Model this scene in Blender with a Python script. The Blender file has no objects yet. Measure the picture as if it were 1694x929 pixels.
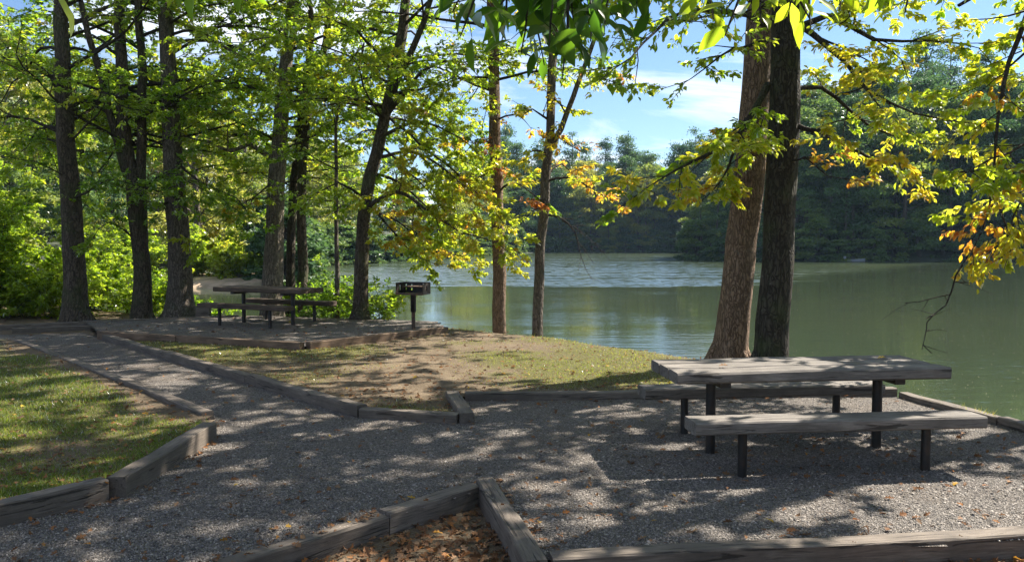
import bpy, math, random
import numpy as np
from mathutils import Vector, noise as mnoise

random.seed(11)
rng = np.random.default_rng(11)
scene = bpy.context.scene
COL = scene.collection
R = math.radians

# ------------------------------------------------------------------ camera
EYE = 1.82
F = 1300.0
PITCH = math.atan(64.5 / F)
cam = bpy.data.cameras.new('camera')
cam.sensor_width = 36
cam.lens = F / 1694 * 36
cam.clip_start = 0.05
cam.clip_end = 3000
camo = bpy.data.objects.new('camera', cam)
COL.objects.link(camo)
camo.location = (0, 0, EYE)
camo.rotation_euler = (R(90) - PITCH, 0, 0)
scene.camera = camo
cp, sp = math.cos(PITCH), math.sin(PITCH)
WATER_Z = -0.68


def at(px, py, Y):
    xc, yc = (px - 847) / F, -(py - 464.5) / F
    d = Vector((xc, cp + yc * sp, -sp + yc * cp))
    return Vector((0, 0, EYE)) + d * (Y / d.y)


def gp(px, py, z=0.0):
    xc, yc = (px - 847) / F, -(py - 464.5) / F
    d = Vector((xc, cp + yc * sp, -sp + yc * cp))
    return Vector((0, 0, EYE)) + d * ((z - EYE) / d.z)


# ------------------------------------------------------------------ sun, sky
SUN_AZ = R(57)      # clockwise from +Y
SUN_EL = R(47)
sd = Vector((math.sin(SUN_AZ) * math.cos(SUN_EL), math.cos(SUN_AZ) * math.cos(SUN_EL), math.sin(SUN_EL)))
sun = bpy.data.lights.new('sun', 'SUN')
sun.energy = 5.0
sun.angle = R(0.53)
sun.color = (1.0, 0.93, 0.82)
suno = bpy.data.objects.new('sun', sun)
suno.rotation_euler = sd.to_track_quat('Z', 'Y').to_euler()
suno.location = sd * 60
COL.objects.link(suno)


class NT:
    """small helper to write node trees"""
    def __init__(s, tree):
        s.t = tree
        tree.nodes.clear()

    def n(s, typ, ins=None, **props):
        nd = s.t.nodes.new(typ)
        for k, v in props.items():
            setattr(nd, k, v)
        for k, v in (ins or {}).items():
            if hasattr(v, 'is_output'):
                s.t.links.new(v, nd.inputs[k])
            else:
                nd.inputs[k].default_value = v
        return nd

    def link(s, a, b):
        s.t.links.new(a, b)

    def math(s, op, a, b=0.0, c=0.0, clamp=False):
        nd = s.n('ShaderNodeMath', {0: a, 1: b, 2: c}, operation=op)
        nd.use_clamp = clamp
        return nd.outputs[0]

    def mix(s, f, a, b, mode='MIX'):
        nd = s.n('ShaderNodeMix', data_type='RGBA', blend_type=mode)
        for i, v in ((0, f), (6, a), (7, b)):
            if hasattr(v, 'is_output'):
                s.t.links.new(v, nd.inputs[i])
            else:
                nd.inputs[i].default_value = v if i == 0 or len(v) == 4 else (*v, 1)
        return nd.outputs[2]

    def ramp(s, f, stops, interp='LINEAR'):
        nd = s.n('ShaderNodeValToRGB', {0: f})
        cr = nd.color_ramp
        cr.interpolation = interp
        while len(cr.elements) < len(stops):
            cr.elements.new(0.5)
        for e, (p, c) in zip(cr.elements, stops):
            e.position = p
            e.color = (*c, 1) if len(c) == 3 else c
        return nd.outputs[0]

    def noise(s, vec, scale, detail=4, rough=0.55, dist=0.0, w=None):
        nd = s.n('ShaderNodeTexNoise', {'Scale': scale, 'Detail': detail, 'Roughness': rough, 'Distortion': dist})
        if vec is not None:
            s.link(vec, nd.inputs['Vector'])
        return nd.outputs[0]

    def mapping(s, vec, scale=(1, 1, 1), loc=(0, 0, 0), rot=(0, 0, 0)):
        return s.n('ShaderNodeMapping', {'Vector': vec, 'Scale': scale, 'Location': loc, 'Rotation': rot}).outputs[0]

    def bump(s, h, strength, dist, normal=None):
        ins = {'Height': h, 'Strength': strength, 'Distance': dist}
        if normal is not None:
            ins['Normal'] = normal
        return s.n('ShaderNodeBump', ins).outputs[0]


G1 = lambda v: (v, v, v)

world = bpy.data.worlds.new('World')
scene.world = world
world.use_nodes = True
w = NT(world.node_tree)
sky = w.n('ShaderNodeTexSky', sky_type='NISHITA', sun_disc=False, sun_elevation=SUN_EL, sun_rotation=SUN_AZ,
          altitude=300, air_density=1.0, dust_density=0.3, ozone_density=3.5)
tc = w.n('ShaderNodeTexCoord')
sep = w.n('ShaderNodeSeparateXYZ', {0: tc.outputs['Generated']})
den = w.math('ADD', w.math('MAXIMUM', sep.outputs[2], 0.0), 0.16)
cx, cy = w.math('DIVIDE', sep.outputs[0], den), w.math('DIVIDE', sep.outputs[1], den)
cv = w.n('ShaderNodeCombineXYZ', {0: cx, 1: cy, 2: 0.0}).outputs[0]
cn = w.noise(w.mapping(cv, (0.75, 1.5, 1), (3.4, 0.6, 0), (0, 0, 0.5)), 1.0, 7, 0.6, 0.6)
cover = w.ramp(cn, [(0.48, G1(0)), (0.66, G1(1))])
low = w.math('MULTIPLY', w.math('SUBTRACT', 0.12, sep.outputs[2]), 1.2, clamp=True)
cover = w.math('ADD', w.math('MULTIPLY', cover, 0.85), low, clamp=True)
blue = w.mix(1.0, sky.outputs[0], (0.92, 0.98, 1.05), 'MULTIPLY')
cloud = w.mix(cover, blue, (9.0, 9.4, 10.0))
w.n('ShaderNodeOutputWorld', {0: w.n('ShaderNodeBackground', {0: cloud, 1: 0.052}).outputs[0]})

scene.view_settings.view_transform = 'Standard'
scene.view_settings.look = 'None'
scene.view_settings.gamma = 1
scene.view_settings.exposure = 1.7
scene.view_settings.use_curve_mapping = False
scene.render.engine = 'CYCLES'
scene.cycles.max_bounces = 12
scene.cycles.diffuse_bounces = 8
scene.cycles.transparent_max_bounces = 4
scene.cycles.use_adaptive_sampling = True
scene.cycles.use_denoising = True
scene.cycles.sample_clamp_indirect = 6


# ------------------------------------------------------------------ materials
def mat(name):
    m = bpy.data.materials.new(name)
    m.use_nodes = True
    return m, NT(m.node_tree)


def out(t, shader):
    t.n('ShaderNodeOutputMaterial', {0: shader})


def leaf_material(name, diff, trans, gloss=0.03, share=0.64, obj_random=0.0, grough=0.45):
    m, t = mat(name)
    a = t.n('ShaderNodeAttribute', attribute_name='tint').outputs['Fac']
    if obj_random:
        r = t.n('ShaderNodeObjectInfo').outputs['Random']
        a = t.math('ADD', a, t.math('MULTIPLY', t.math('SUBTRACT', r, 0.5), obj_random))
    d = t.n('ShaderNodeBsdfDiffuse', {0: t.ramp(a, diff)}).outputs[0]
    tr = t.n('ShaderNodeBsdfTranslucent', {0: t.ramp(a, trans)}).outputs[0]
    s = t.n('ShaderNodeMixShader', {0: share, 1: d, 2: tr}).outputs[0]
    fr = t.n('ShaderNodeFresnel', {0: 1.4}).outputs[0]
    g = t.n('ShaderNodeBsdfGlossy', {0: (1, 1, 1, 1), 'Roughness': grough}).outputs[0]
    s = t.n('ShaderNodeMixShader', {0: t.math('MULTIPLY', fr, gloss * 8, clamp=True), 1: s, 2: g}).outputs[0]
    out(t, s)
    return m


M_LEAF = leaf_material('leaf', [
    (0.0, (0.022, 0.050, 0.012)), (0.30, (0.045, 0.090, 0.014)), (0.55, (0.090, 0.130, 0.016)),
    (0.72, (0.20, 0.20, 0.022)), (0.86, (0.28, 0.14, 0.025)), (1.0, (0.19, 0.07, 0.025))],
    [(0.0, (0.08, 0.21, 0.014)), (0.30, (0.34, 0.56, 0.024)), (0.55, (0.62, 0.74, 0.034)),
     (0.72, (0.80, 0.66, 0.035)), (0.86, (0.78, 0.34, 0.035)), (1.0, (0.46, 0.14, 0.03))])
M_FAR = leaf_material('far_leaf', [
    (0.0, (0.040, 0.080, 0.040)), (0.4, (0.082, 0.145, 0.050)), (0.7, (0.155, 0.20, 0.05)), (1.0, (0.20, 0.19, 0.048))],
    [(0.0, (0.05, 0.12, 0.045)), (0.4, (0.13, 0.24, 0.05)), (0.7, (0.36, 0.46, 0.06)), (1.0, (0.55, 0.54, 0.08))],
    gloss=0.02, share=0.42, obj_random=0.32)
M_GRASS = leaf_material('grass_blade', [
    (0.0, (0.035, 0.075, 0.012)), (0.5, (0.09, 0.13, 0.022)), (1.0, (0.26, 0.21, 0.08))],
    [(0.0, (0.10, 0.20, 0.012)), (0.5, (0.26, 0.33, 0.025)), (1.0, (0.40, 0.32, 0.10))], gloss=0.05)
M_LITTER = leaf_material('dry_leaf', [
    (0.0, (0.10, 0.055, 0.028)), (0.35, (0.20, 0.10, 0.05)), (0.6, (0.22, 0.145, 0.09)), (0.85, (0.30, 0.12, 0.035)), (1.0, (0.45, 0.33, 0.05))],
    [(0.0, (0.08, 0.04, 0.02)), (0.35, (0.18, 0.08, 0.03)), (0.6, (0.2, 0.12, 0.06)), (0.8, (0.4, 0.12, 0.02)), (1.0, (0.5, 0.4, 0.04))],
    gloss=0.01, share=0.25)


def bark_material(name, dark, light, moss=0.0, sx=9.0):
    m, t = mat(name)
    o = t.n('ShaderNodeTexCoord').outputs['Object']
    v = t.mapping(o, (1, 1, 0.16))
    wob = t.noise(t.mapping(o, (1, 1, 0.5)), 4, 3)
    vd = t.n('ShaderNodeVectorMath', {0: v, 1: t.n('ShaderNodeCombineXYZ', {0: t.math('MULTIPLY', wob, 0.12), 1: wob, 2: 0.0}).outputs[0]}, operation='ADD').outputs[0]
    vo = t.n('ShaderNodeTexVoronoi', {'Vector': vd, 'Scale': sx * 1.9}, feature='DISTANCE_TO_EDGE').outputs['Distance']
    fine = t.noise(t.mapping(o, (1, 1, 0.3)), 45, 6, 0.65)
    h = t.math('ADD', t.math('MINIMUM', t.math('MULTIPLY', vo, 3.0), 0.6), t.math('MULTIPLY', fine, 0.5))
    big = t.noise(o, 1.7, 4)
    c = t.ramp(h, [(0.22, dark), (0.85, light)])
    c = t.mix(t.math('MULTIPLY', big, 0.7), c, tuple(x * 0.45 for x in light))
    lich = t.ramp(t.noise(o, 14, 5, 0.6), [(0.62, G1(0)), (0.70, G1(1))])
    c = t.mix(t.math('MULTIPLY', lich, 0.35), c, (0.20, 0.21, 0.17))
    if moss:
        mm = t.ramp(t.noise(o, 2.3, 5), [(0.5, G1(0)), (0.7, G1(1))])
        c = t.mix(t.math('MULTIPLY', mm, moss), c, (0.05, 0.075, 0.02))
    b = t.bump(h, 0.9, 0.03)
    p = t.n('ShaderNodeBsdfPrincipled', {'Base Color': c, 'Roughness': 0.9, 'Normal': b})
    p.inputs['Specular IOR Level'].default_value = 0.25
    out(t, p.outputs[0])
    return m


M_BARK = bark_material('bark_grey', (0.022, 0.018, 0.014), (0.19, 0.155, 0.125), 0.25)
M_BARK_PALE = bark_material('bark_pale', (0.035, 0.028, 0.022), (0.26, 0.215, 0.17), 0.1)
M_BARK_DARK = bark_material('bark_dark', (0.016, 0.012, 0.009), (0.125, 0.098, 0.072), 0.45, 8)
M_BARK_BLACK = bark_material('bark_black', (0.009, 0.008, 0.006), (0.075, 0.064, 0.050), 0.4, 8)
M_BARK_BROWN = bark_material('bark_brown', (0.050, 0.032, 0.021), (0.29, 0.195, 0.130), 0.0, 11)
M_TWIG = bark_material('bark_twig', (0.015, 0.012, 0.010), (0.085, 0.070, 0.055), 0.0, 20)


def wood_material(name, base, dark, seedloc=0.0):
    m, t = mat(name)
    o = t.n('ShaderNodeTexCoord').outputs['Object']
    r = t.n('ShaderNodeObjectInfo').outputs['Random']
    off = t.n('ShaderNodeCombineXYZ', {0: t.math('MULTIPLY', r, 37.0), 1: t.math('MULTIPLY', r, 13.0), 2: seedloc}).outputs[0]
    o = t.n('ShaderNodeVectorMath', {0: o, 1: off}, operation='ADD').outputs[0]
    g1 = t.noise(t.mapping(o, (2.2, 30, 30)), 1.0, 8, 0.68, 1.1)
    g2 = t.noise(t.mapping(o, (7, 110, 110)), 1.0, 5, 0.65, 0.5)
    crack = t.ramp(t.noise(t.mapping(o, (1.6, 24, 24)), 1.0, 5, 0.6, 1.4), [(0.58, G1(0)), (0.64, G1(1))])
    blot = t.noise(o, 2.6, 5, 0.6)
    g = t.math('ADD', t.math('MULTIPLY', g1, 0.6), t.math('MULTIPLY', g2, 0.4))
    c = t.ramp(g, [(0.30, dark), (0.50, tuple(0.5 * (a + b) for a, b in zip(base, dark))), (0.68, base)])
    c = t.mix(t.ramp(blot, [(0.40, G1(0)), (0.66, G1(0.85))]), c, tuple(x * 0.35 for x in base))
    c = t.mix(t.math('MULTIPLY', crack, 0.8), c, (0.02, 0.017, 0.014))
    h = t.math('SUBTRACT', g, t.math('MULTIPLY', crack, 0.9))
    p = t.n('ShaderNodeBsdfPrincipled', {'Base Color': c, 'Roughness': 0.82, 'Normal': t.bump(h, 0.7, 0.008)})
    p.inputs['Specular IOR Level'].default_value = 0.3
    out(t, p.outputs[0])
    return m


M_TIMBER = wood_material('weathered_timber', (0.23, 0.19, 0.155), (0.045, 0.035, 0.027))
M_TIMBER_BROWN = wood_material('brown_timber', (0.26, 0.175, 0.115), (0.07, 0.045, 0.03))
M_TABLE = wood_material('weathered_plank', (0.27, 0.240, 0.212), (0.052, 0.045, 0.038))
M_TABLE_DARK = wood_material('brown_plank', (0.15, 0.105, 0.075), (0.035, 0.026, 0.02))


def metal_material(name, col, rough, rust=0.0):
    m, t = mat(name)
    o = t.n('ShaderNodeTexCoord').outputs['Object']
    n = t.noise(o, 18, 6, 0.6)
    c = t.mix(t.math('MULTIPLY', t.ramp(n, [(0.45, G1(0)), (0.65, G1(1))]), rust), col, (0.12, 0.055, 0.028))
    p = t.n('ShaderNodeBsdfPrincipled', {'Base Color': c, 'Roughness': rough, 'Metallic': 0.2, 'Normal': t.bump(n, 0.15, 0.004)})
    out(t, p.outputs[0])
    return m


M_STEEL = metal_material('black_painted_steel', (0.012, 0.012, 0.013), 0.45, 0.15)
M_GRILL = metal_material('sooty_steel', (0.010, 0.009, 0.009), 0.6, 0.3)
M_RUST = metal_material('rusty_steel', (0.055, 0.035, 0.024), 0.7, 0.8)

# gravel
M_GRAVEL, t = mat('gravel')
o = t.n('ShaderNodeNewGeometry').outputs['Position']
v1 = t.n('ShaderNodeTexVoronoi', {'Vector': o, 'Scale': 80.0})
v2 = t.n('ShaderNodeTexVoronoi', {'Vector': o, 'Scale': 150.0})
rnd = t.n('ShaderNodeSeparateXYZ', {0: v1.outputs['Color']}).outputs[0]
rnd2 = t.n('ShaderNodeSeparateXYZ', {0: v2.outputs['Color']}).outputs[1]
patch = t.noise(o, 1.1, 5, 0.6)
c = t.ramp(t.math('ADD', t.math('MULTIPLY', rnd, 0.6), t.math('MULTIPLY', rnd2, 0.4)),
           [(0.1, (0.040, 0.037, 0.035)), (0.5, (0.138, 0.121, 0.106)), (0.9, (0.33, 0.292, 0.26))])
c = t.mix(t.ramp(patch, [(0.42, G1(0)), (0.72, G1(0.75))]), c, (0.15, 0.115, 0.085))
hh = t.math('ADD', t.math('MULTIPLY', v1.outputs['Distance'], -1.0), t.math('MULTIPLY', v2.outputs['Distance'], -0.5))
hh = t.math('ADD', hh, t.math('MULTIPLY', t.noise(o, 7, 4), 0.6))
p = t.n('ShaderNodeBsdfPrincipled', {'Base Color': c, 'Roughness': 0.9, 'Normal': t.bump(hh, 1.0, 0.022)})
p.inputs['Specular IOR Level'].default_value = 0.3
out(t, p.outputs[0])

M_STONE, t = mat('gravel_stone')
a = t.n('ShaderNodeAttribute', attribute_name='tint').outputs['Fac']
c = t.ramp(a, [(0, (0.040, 0.037, 0.036)), (0.5, (0.155, 0.136, 0.119)), (0.85, (0.31, 0.274, 0.243)), (1, (0.336, 0.304, 0.280))])
p = t.n('ShaderNodeBsdfPrincipled', {'Base Color': c, 'Roughness': 0.8})
p.inputs['Specular IOR Level'].default_value = 0.35
out(t, p.outputs[0])

# soil with thin grass (mask painted by growth, stored per vertex)
M_SOIL, t = mat('soil')
o = t.n('ShaderNodeNewGeometry').outputs['Position']
gr = t.n('ShaderNodeAttribute', attribute_name='grass').outputs['Fac']
n1 = t.noise(o, 3.0, 7, 0.65)
n2 = t.noise(o, 38, 5, 0.7)
soil = t.ramp(t.math('ADD', t.math('MULTIPLY', n1, 0.5), t.math('MULTIPLY', n2, 0.5)),
              [(0.3, (0.050, 0.037, 0.024)), (0.5, (0.125, 0.094, 0.062)), (0.7, (0.235, 0.182, 0.125))])
turf = t.ramp(n2, [(0.3, (0.045, 0.052, 0.015)), (0.7, (0.13, 0.115, 0.042))])
c = t.mix(t.math('MULTIPLY', t.ramp(t.math('ADD', gr, t.math('MULTIPLY', t.math('SUBTRACT', n1, 0.5), 1.2)), [(0.35, G1(0)), (0.65, G1(1))]), 0.9), soil, turf)
p = t.n('ShaderNodeBsdfPrincipled', {'Base Color': c, 'Roughness': 0.95, 'Normal': t.bump(t.math('ADD', n2, n1), 0.8, 0.03)})
p.inputs['Specular IOR Level'].default_value = 0.15
out(t, p.outputs[0])

M_HILL, t = mat('forest_soil')
o = t.n('ShaderNodeNewGeometry').outputs['Position']
c = t.ramp(t.noise(o, 0.6, 6, 0.6), [(0.3, (0.016, 0.024, 0.012)), (0.7, (0.040, 0.050, 0.022))])
out(t, t.n('ShaderNodeBsdfPrincipled', {'Base Color': c, 'Roughness': 1.0}).outputs[0])

M_SAND, t = mat('shore_sand')
o = t.n('ShaderNodeNewGeometry').outputs['Position']
c = t.ramp(t.noise(o, 1.3, 6, 0.6), [(0.3, (0.16, 0.13, 0.07)), (0.7, (0.42, 0.30, 0.20))])
out(t, t.n('ShaderNodeBsdfPrincipled', {'Base Color': c, 'Roughness': 1.0}).outputs[0])

# lake water: murky green, a calm near part and a breeze-ruffled far part
M_WATER, t = mat('lake_water')
o = t.n('ShaderNodeNewGeometry').outputs['Position']
s3 = t.n('ShaderNodeSeparateXYZ', {0: o})
wn = t.noise(t.mapping(o, (0.025, 0.30, 1)), 1.0, 5, 0.6)
edge = t.math('ADD', s3.outputs[1], t.math('MULTIPLY', t.math('SUBTRACT', wn, 0.5), 22.0))
edge = t.math('ADD', edge, t.math('MULTIPLY', t.math('MAXIMUM', t.math('SUBTRACT', s3.outputs[0], 13.0), 0.0), -1.3))
ruf = t.math('SMOOTH_MIN', t.math('MULTIPLY', t.math('SUBTRACT', edge, 43.0), 0.20, clamp=True), 1.0, 0.05)
wind = t.ramp(t.noise(t.mapping(o, (0.018, 0.30, 1)), 1.0, 4), [(0.36, G1(0.12)), (0.52, G1(1))])
ruf = t.math('MULTIPLY', ruf, wind)
small = t.noise(t.mapping(o, (0.7, 2.4, 1)), 1.6, 4, 0.6)
swell = t.noise(t.mapping(o, (0.35, 1.0, 1)), 0.9, 3, 0.5)
patch = t.ramp(t.noise(t.mapping(o, (0.10, 0.16, 1), (1.1, 0.2, 0)), 1.0, 2), [(0.45, G1(0.25)), (0.62, G1(1.0))])
calm = t.math('ADD', t.math('MULTIPLY', t.math('MULTIPLY', small, patch), 0.012), t.math('MULTIPLY', swell, 0.010))
rough_w = t.math('MULTIPLY', t.math('SUBTRACT', t.noise(t.mapping(o, (0.8, 2.0, 1)), 1.3, 4, 0.6), 0.5), t.math('MULTIPLY', ruf, 0.36))
b = t.bump(calm, 1.0, 1.0)
# wind chop: facet slopes straight from noise, steeper on the side the breeze blows towards
chop = t.n('ShaderNodeTexNoise', {'Vector': t.mapping(o, (0.9, 2.0, 1)), 'Scale': 1.4, 'Detail': 4.0, 'Roughness': 0.6}).outputs['Color']
chop = t.n('ShaderNodeVectorMath', {0: chop, 1: (0.5, 0.57, 0.5)}, operation='SUBTRACT').outputs[0]
chop = t.n('ShaderNodeVectorMath', {0: chop, 1: (0.45, 1.0, 0.0)}, operation='MULTIPLY').outputs[0]
chop = t.n('ShaderNodeVectorMath', {0: chop, 'Scale': t.math('MULTIPLY', ruf, 1.25)}, operation='SCALE').outputs[0]
b = t.n('ShaderNodeVectorMath', {0: b, 1: chop}, operation='ADD').outputs[0]
b = t.n('ShaderNodeVectorMath', {0: b}, operation='NORMALIZE').outputs[0]
mud = t.noise(t.mapping(o, (0.1, 0.1, 1)), 1.0, 4)
c = t.ramp(mud, [(0.3, (0.032, 0.045, 0.026)), (0.7, (0.043, 0.055, 0.029))])
p = t.n('ShaderNodeBsdfPrincipled', {'Base Color': c, 'Roughness': t.math('ADD', t.math('MULTIPLY', ruf, 0.07), 0.03), 'IOR': 1.42, 'Normal': b})
out(t, p.outputs[0])

M_BOAT = metal_material('boat_hull', (0.34, 0.36, 0.38), 0.5, 0.1)
M_SPECK, t = mat('floating_speck')
out(t, t.n('ShaderNodeBsdfPrincipled', {'Base Color': (0.55, 0.50, 0.30, 1), 'Roughness': 0.7}).outputs[0])


# ------------------------------------------------------------------ object helpers
def tag(o, label=None, cat=None, group=None, kind=None):
    for k, v in (('label', label), ('category', cat), ('group', group), ('kind', kind)):
        if v:
            o[k] = v
    return o


def empty(name, loc, rz=0.0, **tags):
    o = bpy.data.objects.new(name, None)
    o.empty_display_size = 0.2
    COL.objects.link(o)
    o.location = loc
    o.rotation_euler = (0, 0, rz)
    return tag(o, **tags)


def link_mesh(name, me, m, parent=None, world_space=False):
    o = bpy.data.objects.new(name, me)
    COL.objects.link(o)
    if m is not None and not me.materials:
        me.materials.append(m)
    if parent is not None:
        o.parent = parent
        if world_space:   # vertices were made in world coordinates
            off = parent.location
            o.location = (-off.x, -off.y, -off.z)
    return o


def mesh_np(name, V, faces, tint=None, smooth=False, attr='tint', domain='FACE'):
    """faces: (M,k) int array"""
    me = bpy.data.meshes.new(name)
    V = np.ascontiguousarray(V, dtype=np.float32)
    faces = np.ascontiguousarray(faces, dtype=np.int32)
    m, k = faces.shape
    me.vertices.add(len(V))
    me.vertices.foreach_set('co', V.ravel())
    me.loops.add(m * k)
    me.loops.foreach_set('vertex_index', faces.ravel())
    me.polygons.add(m)
    me.polygons.foreach_set('loop_start', np.arange(0, m * k, k, dtype=np.int32))
    if smooth:
        me.polygons.foreach_set('use_smooth', np.ones(m, dtype=bool))
    me.update(calc_edges=True)
    if tint is not None:
        a = me.attributes.new(attr, 'FLOAT', domain)
        a.data.foreach_set('value', np.ascontiguousarray(tint, dtype=np.float32))
    return me


def unit(a):
    return a / np.maximum(np.linalg.norm(a, axis=-1, keepdims=True), 1e-9)


T_DIAMOND = (np.array([[0, 0, 0], [0.45, -0.5, 0.10], [1, 0, -0.06], [0.45, 0.5, 0.10]]),
             np.array([[0, 1, 2], [0, 2, 3]]))
T_LEAF = (np.array([[0, 0, 0], [0.25, -0.36, .07], [0.58, -0.48, .10], [0.84, -0.22, .02], [1, 0, -.10],
                    [0.84, 0.22, .02], [0.58, 0.48, .10], [0.25, 0.36, .07], [0.3, 0, .0], [0.65, 0, .02]]),
          np.array([[0, 1, 8], [1, 2, 8], [2, 9, 8], [2, 3, 9], [3, 4, 9], [4, 5, 9], [5, 6, 9], [6, 8, 9], [6, 7, 8], [7, 0, 8]]))
T_OAK = (np.array([[0, 0, 0], [0.18, -0.22, .05], [0.34, -0.12, .03], [0.45, -0.52, .14], [0.60, -0.16, .03], [0.76, -0.38, .06], [1, 0, -.12],
                   [0.76, 0.38, .10], [0.60, 0.16, .03], [0.45, 0.52, .10], [0.34, 0.12, .03], [0.18, 0.22, .05], [0.5, 0, 0]]),
         np.array([[0, 1, 12], [1, 2, 12], [2, 3, 12], [3, 4, 12], [4, 5, 12], [5, 6, 12], [6, 7, 12], [7, 8, 12], [8, 9, 12], [9, 10, 12], [10, 11, 12], [11, 0, 12]]))
T_STONE = (np.array([[1, 0, 0], [-.9, .15, 0], [0.1, .8, .1], [-.1, -.75, 0], [0.2, 0.1, .6], [-.2, 0, .55]]),
           np.array([[0, 2, 4], [2, 5, 4], [2, 1, 5], [1, 3, 5], [3, 4, 5], [3, 0, 4]]))
T_BLADE = (np.array([[0, -.5, 0], [0, .5, 0], [.55, -.32, .08], [.55, .32, .08], [1, 0, .35]]),
           np.array([[0, 1, 3], [0, 3, 2], [2, 3, 4]]))


def scatter_mesh(name, tpl, P, A, N, L, Wd, tint, smooth=False):
    """one piece of template tpl per row: P point, A axis, N rough normal, L length, Wd width"""
    TV, TF = tpl
    P, A, N = np.asarray(P, float), unit(np.asarray(A, float)), np.asarray(N, float)
    S = unit(np.cross(N, A))
    N = np.cross(A, S)
    L = np.asarray(L, float)[:, None, None]
    Wd = np.asarray(Wd, float)[:, None, None]
    V = P[:, None, :] + L * TV[None, :, 0:1] * A[:, None, :] + Wd * TV[None, :, 1:2] * S[:, None, :] + L * TV[None, :, 2:3] * N[:, None, :]
    n, k = len(P), len(TV)
    Fc = (TF[None] + (np.arange(n) * k)[:, None, None]).reshape(-1, TF.shape[1])
    return mesh_np(name, V.reshape(-1, 3), Fc, np.repeat(tint, len(TF)), smooth)


class Wood:
    """collects tubes; builds one mesh"""
    def __init__(s):
        s.V, s.Fq, s.n = [], [], 0

    def tube(s, P, r, k=6, rough=0.0, cap=True):
        P = np.asarray(P, float)
        n = len(P)
        r = np.asarray(r, float)
        T = np.gradient(P, axis=0)
        T = unit(T)
        ref = np.array([1.0, 0.13, 0.05]) if abs(T[0][2]) > 0.6 else np.array([0.05, 0.1, 1.0])
        B = unit(np.cross(T, ref))
        C = np.cross(T, B)
        th = np.linspace(0, 2 * math.pi, k, endpoint=False)
        rr = r[:, None] * np.ones((1, k))
        if rough:
            ph = rng.uniform(0, 6.28, 6)
            zz = np.cumsum(np.r_[0, np.linalg.norm(np.diff(P, axis=0), axis=1)])[:, None]
            q = sum(np.sin(th[None] * f + ph[i] + zz * g) * a for i, (f, g, a) in enumerate(
                ((3, .9, 1), (5, -1.3, .7), (8, 2.1, .5), (2, 2.7, .7), (1, 1.2, .6))))
            rr = rr * (1 + rough * q)
        ring = P[:, None] + rr[..., None] * (np.cos(th)[None, :, None] * B[:, None] + np.sin(th)[None, :, None] * C[:, None])
        base = s.n
        s.V.append(ring.reshape(-1, 3))
        i = np.arange(n - 1)[:, None] * k
        j = np.arange(k)[None]
        j2 = (j + 1) % k
        q = np.stack([i + j, i + j2, i + k + j2, i + k + j], -1).reshape(-1, 4) + base
        s.Fq.append(q)
        s.n += n * k

    def mesh(s, name, smooth=True):
        return mesh_np(name, np.concatenate(s.V), np.concatenate(s.Fq), smooth=smooth)


class Leaves:
    def __init__(s):
        s.P, s.A, s.N, s.L, s.T = [], [], [], [], []

    def add(s, P, A, N, L, T):
        s.P.append(P); s.A.append(A); s.N.append(N); s.L.append(L); s.T.append(T)

    def count(s):
        return sum(len(p) for p in s.P)

    def mesh(s, name, tpl=T_DIAMOND, aspect=0.5):
        L = np.concatenate(s.L)
        return scatter_mesh(name, tpl, np.concatenate(s.P), np.concatenate(s.A), np.concatenate(s.N), L, L * aspect * rng.uniform(.8, 1.2, len(L)),
                            np.clip(np.concatenate(s.T), 0, 1))


def resample(P, step, wob=0.0):
    """Catmull-Rom through P"""
    P = np.asarray([tuple(p) for p in P], float)
    if len(P) < 3:
        Q = np.linspace(P[0], P[-1], max(3, int(np.linalg.norm(P[-1] - P[0]) / step) + 1))
    else:
        E = np.vstack([2 * P[0] - P[1], P, 2 * P[-1] - P[-2]])
        Q = []
        for i in range(1, len(E) - 2):
            a, b_, c_, d_ = E[i - 1:i + 3]
            n = max(2, int(np.linalg.norm(c_ - b_) / step))
            u = np.linspace(0, 1, n, endpoint=False)[:, None]
            Q.append(.5 * ((2 * b_) + (c_ - a) * u + (2 * a - 5 * b_ + 4 * c_ - d_) * u ** 2 + (3 * b_ - a - 3 * c_ + d_) * u ** 3))
        Q = np.vstack(Q + [P[-1:]])
    if wob and len(Q) > 4:
        nz = rng.normal(0, wob, Q.shape)
        nz = (nz + np.roll(nz, 1, 0) + np.roll(nz, -1, 0)) / 2
        nz[0] = 0
        Q = Q + nz
    return Q


def limb_path(start, az, el, length, droop=0.05, wob=0.16, step=0.45):
    P = [np.array(start, float)]
    a, e = az, el
    for _ in range(max(3, int(length / step))):
        a += rng.normal(0, wob)
        e += rng.normal(0, wob * .8) - droop
        e = max(-1.0, min(1.3, e))
        P.append(P[-1] + step * np.array([math.cos(a) * math.cos(e), math.sin(a) * math.cos(e), math.sin(e)]))
    return np.array(P)


DENS = 2.4


def leaf_spray(acc, P0, D, length, k, size, tint, tsd, droop=0.25):
    if k < 1:
        return
    k = int(round(k * DENS))
    """k leaves along one twig"""
    u = rng.uniform(0.1, 1.05, k)[:, None]
    P = P0 + D * length * u + rng.normal(0, 0.02, (k, 3))
    sd_ = unit(np.cross(D, np.array([0, 0, 1.0]) + rng.normal(0, .1, 3)))
    sgn = rng.choice([-1, 1], k)[:, None]
    A = D * .6 + sd_ * sgn * rng.uniform(.3, 1, (k, 1)) + rng.normal(0, .35, (k, 3))
    A[:, 2] -= droop
    N = np.array([0, 0, 1.0]) + rng.normal(0, .55, (k, 3))
    acc.add(P, A, N, size * rng.uniform(.65, 1.2, k), tint + rng.normal(0, tsd, k))


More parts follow.
